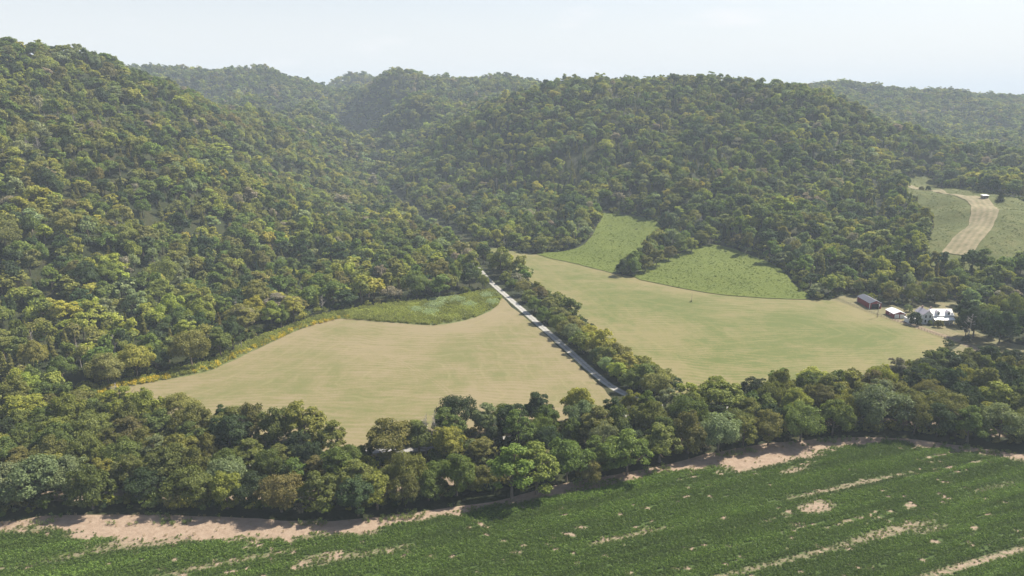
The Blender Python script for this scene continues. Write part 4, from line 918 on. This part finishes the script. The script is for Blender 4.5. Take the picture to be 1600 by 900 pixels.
def garage():
    a = G(1381.5, 491); b = G(1398.3, 497.3); x0, y1, y0 = b[0] - .8, a[1] + 1, b[1]; w, L_ = 6.2, a[1] + 1 - b[1]
    r = empty('garage', (x0, y0, 0)); tag(r, 'small red garage with white metal roof and two white doors', 'garage')
    bobj('wall', lambda bm: gable_y(bm, 0, w, 0, L_, 0, 2.5, 3.7), M_RED, r); bobj('roof', lambda bm: roof_y(bm, 0, w, 0, L_, 2.5, 3.7, .35), M_WROOF, r)
    for xx in (.5, 3.35):
        d = bobj('garage_door', lambda bm: box(bm, xx, xx + 2.35, -.07, -.01, .02, 2.1), M_WHITE, r)
        bobj('door_handle', lambda bm: box(bm, xx + 1.1, xx + 1.3, -.12, -.07, .9, 1.0), M_DARK, d)
    bobj('window', lambda bm: box(bm, -.05, -.01, L_ * .4, L_ * .4 + .9, 1.1, 1.9), M_WHITE, r)
def house():
    g = G(1441, 506.5); r = empty('farmhouse', (g[0], g[1], 0)); r.scale = (.92, .92, .92); tag(r, 'white two-storey farmhouse with white metal roof, dormers and porch', 'house')
    W, Lw = 5.2, 8.5
    wl = bobj('wall', lambda bm: (gable_y(bm, 0, W, 0, Lw, 0, 5.6, 7.7)), M_WHITE, r)
    bobj('roof', lambda bm: roof_y(bm, 0, W, 0, Lw, 5.6, 7.7, .35), M_MROOF, r)
    x0, x1, y0, y1, ze, zr = W + .01, W + 12.2, .6, 8.2, 4.7, 7.6; ym = (y0 + y1) / 2
    def body(bm):
        v = []
        for x in (x0, x1): v += [bm.verts.new(p) for p in [(x, y0, 0), (x, y1, 0), (x, y1, ze), (x, ym, zr), (x, y0, ze)]]
        bm.faces.new(v[0:5]); bm.faces.new(v[9:4:-1])
        for a, b in ((0, 4), (4, 3), (3, 2), (2, 1), (1, 0)): bm.faces.new([v[a], v[b], v[b + 5], v[a + 5]])
    bobj('wall', body, M_WHITE, r)
    k = (zr - ze) / (ym - y0)
    def mroof(bm):
        slab(bm, (x0 + .05, y0 - .3, ze - .3 * k + .03), (x1 + .3, y0 - .3, ze - .3 * k + .03), (x1 + .3, ym, zr + .03), (x0 + .05, ym, zr + .03), .1)
        slab(bm, (x0 + .05, ym, zr + .03), (x1 + .3, ym, zr + .03), (x1 + .3, y1 + .3, ze - .3 * k + .03), (x0 + .05, y1 + .3, ze - .3 * k + .03), .1)
    rf = bobj('roof', mroof, M_WROOF, r)
    for dx in (2.6, 8.4):
        cx_ = x0 + dx
        d = bobj('dormer', lambda bm: gable_y(bm, cx_, cx_ + 1.7, y0 + .25, y0 + 3.0, ze + .2, ze + 1.9, ze + 2.55), M_WHITE, rf)
        bobj('dormer_roof', lambda bm: roof_y(bm, cx_, cx_ + 1.7, y0 + .3, y0 + 3.0, ze + 1.92, ze + 2.57, .2, .07), M_MROOF, rf)
        bobj('window', lambda bm: box(bm, cx_ + .45, cx_ + 1.25, y0 + .19, y0 + .24, ze + .6, ze + 1.7), M_GLASS, rf)
    bobj('porch_roof', lambda bm: slab(bm, (x0 + .3, y0 - 2.9, 2.9), (x1 - .3, y0 - 2.9, 2.9), (x1 - .3, y0 - .05, 4.0), (x0 + .3, y0 - .05, 4.0), .1), M_WROOF, r)
    for j in range(5): bobj('porch_post', lambda bm: box(bm, x0 + .6 + j * 2.65, x0 + .8 + j * 2.65, y0 - 2.7, y0 - 2.5, .35, 2.88), M_WHITE, r)
    bobj('porch_floor', lambda bm: box(bm, x0 + .3, x1 - .3, y0 - 2.9, y0 - .02, 0, .35), M_WOOD, r)
    for xx, zz_ in ((1.0, 1.0), (3.3, 1.0), (1.0, 3.6), (3.3, 3.6)):
        w_ = bobj('window', lambda bm: box(bm, xx, xx + .9, -.06, -.01, zz_, zz_ + 1.5), M_GLASS, r); bobj('window_frame', lambda bm: (box(bm, xx - .08, xx - .01, -.1, -.01, zz_ - .08, zz_ + 1.58), box(bm, xx + .91, xx + .98, -.1, -.01, zz_ - .08, zz_ + 1.58)), M_WHITE, w_)
    bobj('door', lambda bm: box(bm, x0 + 5.3, x0 + 6.3, y0 - .07, y0 - .01, .35, 2.4), M_WOOD, r)
    # low lean-to on the garage side
    bobj('lean_to', lambda bm: box(bm, -7.0, -.02, 1.2, 6.2, 0, 2.5), M_WHITE, r)
    bobj('lean_to_roof', lambda bm: slab(bm, (-7.3, .8, 2.52), (.0 - .03, .8, 2.9), (-.03, 6.5, 2.9), (-7.3, 6.5, 2.52), .1), M_WROOF, r)
    bobj('window', lambda bm: box(bm, -5.6, -4.6, 1.13, 1.18, .9, 1.9), M_GLASS, r)
    c = bobj('chimney', lambda bm: (box(bm, 2.2, 2.9, 6.2, 6.9, 6.8, 8.7), box(bm, 2.1, 3.0, 6.1, 7.0, 8.7, 8.85)), M_BRICK, r)
    c = bobj('chimney', lambda bm: (box(bm, W + .9, W + 1.5, ym + .2, ym + .8, 6.8, 8.5), box(bm, W + .8, W + 1.6, ym + .1, ym + .9, 8.5, 8.65)), M_BRICK, r)
barn(); garage(); house()
def shed():
    g = G(1535, 318, 33); z = h1(g[0], g[1]) + .8; r = empty('shed', (g[0], g[1], z), R(10)); tag(r, 'small dark open shed with white roof on the hill pasture', 'shed')
    bobj('wall', lambda bm: (box(bm, 0, 4.6, 2.6, 2.75, -.6, 2.6), box(bm, 0, .15, 0, 2.59, -.6, 2.4), box(bm, 4.45, 4.6, 0, 2.59, -.6, 2.4)), M_WOOD, r)
    for xx in (0.2, 2.2, 4.2): bobj('post', lambda bm: box(bm, xx, xx + .18, -.3, -.12, -.6, 2.35), M_WOOD, r)
    bobj('roof', lambda bm: slab(bm, (-.5, -.7, 2.4), (5.1, -.7, 2.4), (5.1, 3.1, 2.9), (-.5, 3.1, 2.9), .1), M_WROOF, r)
    g = G(1300, 446, 0); r = empty('cabin', (g[0], g[1], h1(g[0], g[1]) - .2), R(-8)); tag(r, 'small pale shed half hidden in trees behind the hay field corner', 'shed')
    bobj('wall', lambda bm: gable_y(bm, 0, 3.4, 0, 4.5, 0, 2.2, 3.0), M_WOOD, r); bobj('roof', lambda bm: roof_y(bm, 0, 3.4, 0, 4.5, 2.2, 3.0), M_WROOF, r); bobj('door', lambda bm: box(bm, 1.2, 2.1, -.05, -.01, 0, 1.9), M_DARK, r)
shed()
def utility_pole(px_, py_, H):
    g = G(px_, py_); r = empty('utility_pole', g); tag(r, 'thin wooden utility pole beside the fence by the red barn', 'utility pole')
    v, f = tube([(0, 0, -.3), (.05, 0, H * .5), (.1, 0, H)], [.17, .14, .11], 8); link('pole', np_mesh('pole', v, f, smooth=True), M_WOOD, r)
    bobj('crossarm', lambda bm: box(bm, -1.1, 1.3, -.22, -.12, H - .8, H - .62), M_WOOD, r)
    bobj('transformer', lambda bm: bmesh.ops.create_cone(bm, cap_ends=True, segments=12, radius1=.3, radius2=.3, depth=.95, matrix=Matrix.Translation((.5, .1, H - 1.9))), m_simple('transformer_grey', (.55, .56, .58), .1), r)
    for xx in (-.9, -.3, .5, 1.1): bobj('insulator', lambda bm: bmesh.ops.create_cone(bm, cap_ends=True, segments=8, radius1=.07, radius2=.05, depth=.22, matrix=Matrix.Translation((xx, -.17, H - .5))), M_WHITE, r)
utility_pole(1370.5, 496.5, 8.6)
# wire fence along the hay field, and the short rail fence by the drive
def fence(pts_, n_, rail, name, label, hp=1.25, rp=.06):
    P_ = smooth(np.array([G(a, b)[:2] for a, b in pts_]), 3, closed=False); s_ = np.concatenate([[0], np.cumsum(np.hypot(*np.diff(P_, axis=0).T))]); tt = np.linspace(0, s_[-1], n_); Q = np.column_stack([np.interp(tt, s_, P_[:, 0]), np.interp(tt, s_, P_[:, 1])])
    r = empty(name, (Q[0][0], Q[0][1], 0)); tag(r, label, 'fence'); v, f = tube([(0, 0, -.1), (0, 0, hp)], [rp, rp * .9], 6); pm = np_mesh('post', v, f, smooth=True); pm.materials.append(M_WOOD)
    for q_ in Q: o = bpy.data.objects.new('post', pm); COL.objects.link(o); o.parent = r; o.location = (q_[0] - Q[0][0], q_[1] - Q[0][1], 0)
    for hh in rail: v, f = tube([(a - Q[0][0], b - Q[0][1], hh) for a, b in Q], [rp * (.5 if n_ > 20 else .8)] * len(Q), 4); link('wire' if n_ > 20 else 'rail', np_mesh('wire', v, f), M_WOOD, r)
fence([(1303, 466.5), (1325, 475), (1370, 493), (1440, 516), (1480, 531)], 46, (.45, .8, 1.15), 'wire_fence', 'long wire fence between the hay field and the farmyard', rp=.07)
fence([(1478, 534.5), (1490, 535.5), (1505, 534)], 6, (.6, 1.2), 'rail_fence', 'short rail fence at the corner of the hay field by the drive', 1.5, .1)
# lone dead sapling standing in the hay field
(a, b), (c_, d_) = dead_geo(333, 6.2, 9, .1); g = G(1080, 472.5); r = empty('dead_sapling', g); tag(r, 'thin bare sapling standing alone in the big hay field', 'tree'); link('trunk', np_mesh('trunk', a, b, smooth=True), M_WOOD, r); link('branches', np_mesh('branches', c_ * [.35, .35, 1], d_, smooth=True), M_WOOD, r)
V, F, rn = crown_geo(70, 1.3, 1.0, 160, .35, 'bush', 5); o = link('weed_tuft', np_mesh('weed_tuft', V, F, [('rnd', 'FACE', rn)]), M_LEAF, r); o.color = (.06, .07, .03, 1)
# bare grey trees
def bare(px_, py_, H, label, k=0, zf=0.0, wide=1.0):
    g = G(px_, py_, zf); r = empty('bare_tree', (g[0], g[1], h1(g[0], g[1]))); r.scale = (wide * H / DEADM[k][2], wide * H / DEADM[k][2], H / DEADM[k][2]); tag(r, label, 'tree')
    for nm, me in (('trunk', DEADM[k][1]), ('branches', DEADM[k][0])): o = bpy.data.objects.new(nm, me); COL.objects.link(o); o.parent = r
bare(1512, 534, 14, 'bare grey dead tree with many twigs beside the farmyard drive', 1, wide=1.15)
bare(667, 712, 15, 'bare grey snag rising at the hay field edge of the belt', 0, wide=.7); bare(680, 712, 16, 'taller bare snag beside another snag on the hay field edge', 1, wide=.6)
bare(185, 640, 11, 'leafless grey tree at the tip of the tan hay field', 0, wide=1.3); bare(128, 785, 9, 'leafless pale tree among silvery crowns on the crop edge', 1)
bare(372, 508, 15, 'slim bare grey tree at the steep hill foot', 1, wide=.7); bare(378, 546, 12, 'thin dead tree above the goldenrod strip', 0, wide=.6)
# shrubs one can count
V, F, rn = crown_geo(480, 3.2, 2.2, 1500, .32, 'bush', 12); SH = np_mesh('crown', V, F, [('rnd', 'FACE', rn)]); SH.materials.append(M_LEAF); tv, tf = tube([(0, 0, -.2), (0, 0, 1.6)], [.1, .05]); ST = np_mesh('stem', tv, tf); ST.materials.append(M_BARK)
def shrub(px_, py_, s, col, label, zf=0.0, sz=1.0):
    g = G(px_, py_, zf); r = empty('shrub', (g[0], g[1], h1(g[0], g[1]))); r.scale = (s, s, s * sz); r.rotation_euler.z = px_ * .37; tag(r, label, 'shrub')
    o = bpy.data.objects.new('crown', SH); COL.objects.link(o); o.parent = r; o.color = (*PAL[col], 1); o = bpy.data.objects.new('stem', ST); COL.objects.link(o); o.parent = r
shrub(1430, 507, 1.9, 'dark green', 'large round dark shrub in front of the low lean-to', 0, 1.1); shrub(1417, 487, 1.3, 'silvery green', 'pale green shrub between the garage and the farmhouse'); shrub(1466, 511, 1.2, 'brownish olive', 'low shrub in front of the farmhouse porch')
shrub(1510, 536, 1.1, 'dark green', 'dark shrub at the foot of the bare grey tree'); shrub(1440, 293, 1.2, 'brownish olive', 'small brownish shrub on the hill pasture track', 35.5); shrub(1450, 294.5, 1.3, 'dark green', 'small dark shrub beside a brownish one on the hill pasture', 35.5, 1.2)
shrub(1452, 508, .8, 'mid green', 'small green shrub by the farmhouse gable')
# white pickup parked by the lane
def pickup():
    g = G(1543, 553); r = empty('pickup_truck', (g[0], g[1], .05), R(25)); tag(r, 'white pickup truck parked at the edge of the farm lane', 'pickup truck')
    def body(bm):
        prof = [(-2.7, .5), (-2.7, 1.05), (-.6, 1.08), (-.45, 1.15), (1.1, 1.15), (2.5, 1.0), (2.65, .8), (2.65, .45)]
        a_ = [bm.verts.new((x_, -.95, z_)) for x_, z_ in prof]; b_ = [bm.verts.new((x_, .95, z_)) for x_, z_ in prof]; bm.faces.new(a_); bm.faces.new(b_[::-1])
        for i in range(len(prof)): j = (i + 1) % len(prof); bm.faces.new([a_[i], a_[j], b_[j], b_[i]])
    bobj('body', body, M_WHITE, r)
    def cab(bm):
        lo_ = [bm.verts.new(p) for p in [(-.5, -.88, 1.16), (1.2, -.88, 1.16), (1.2, .88, 1.16), (-.5, .88, 1.16)]]; hi_ = [bm.verts.new(p) for p in [(-.35, -.72, 1.75), (.55, -.72, 1.75), (.55, .72, 1.75), (-.35, .72, 1.75)]]
        bm.faces.new(hi_); bm.faces.new(lo_[::-1])
        for i in range(4): bm.faces.new([lo_[i], lo_[(i + 1) % 4], hi_[(i + 1) % 4], hi_[i]])
    bobj('cab_windows', cab, M_GLASS, r); bobj('cab_roof', lambda bm: box(bm, -.4, .6, -.74, .74, 1.755, 1.82), M_WHITE, r); bobj('truck_bed', lambda bm: box(bm, -2.55, -.6, -.8, .8, 1.085, 1.1), M_DARK, r)
    for xx in (-1.7, 1.7):
        for yy in (-.9, .9): bobj('wheel', lambda bm: bmesh.ops.create_cone(bm, cap_ends=True, segments=16, radius1=.38, radius2=.38, depth=.25, matrix=Matrix.Translation((xx, yy, .38)) @ Matrix.Rotation(R(90), 4, 'X')), M_DARK, r)
pickup()

# ---------------------------------------------------------------- haze
bm = bmesh.new(); box(bm, -7800, 7800, -1100, 9400, -1, 330); me = bpy.data.meshes.new('haze'); bm.to_mesh(me); bm.free()
hz, nt_, N_, L_, o_ = mat('haze'); pv = N_.new('ShaderNodeVolumePrincipled'); pv.inputs['Density'].default_value = HAZE; pv.inputs['Color'].default_value = (.76, .88, 1.0, 1); pv.inputs['Anisotropy'].default_value = 0.0
L_.new(pv.outputs[0], o_.inputs['Volume']); tag(link('haze', me, hz), 'thin pale summer haze in the valley air', 'haze', kind='stuff')
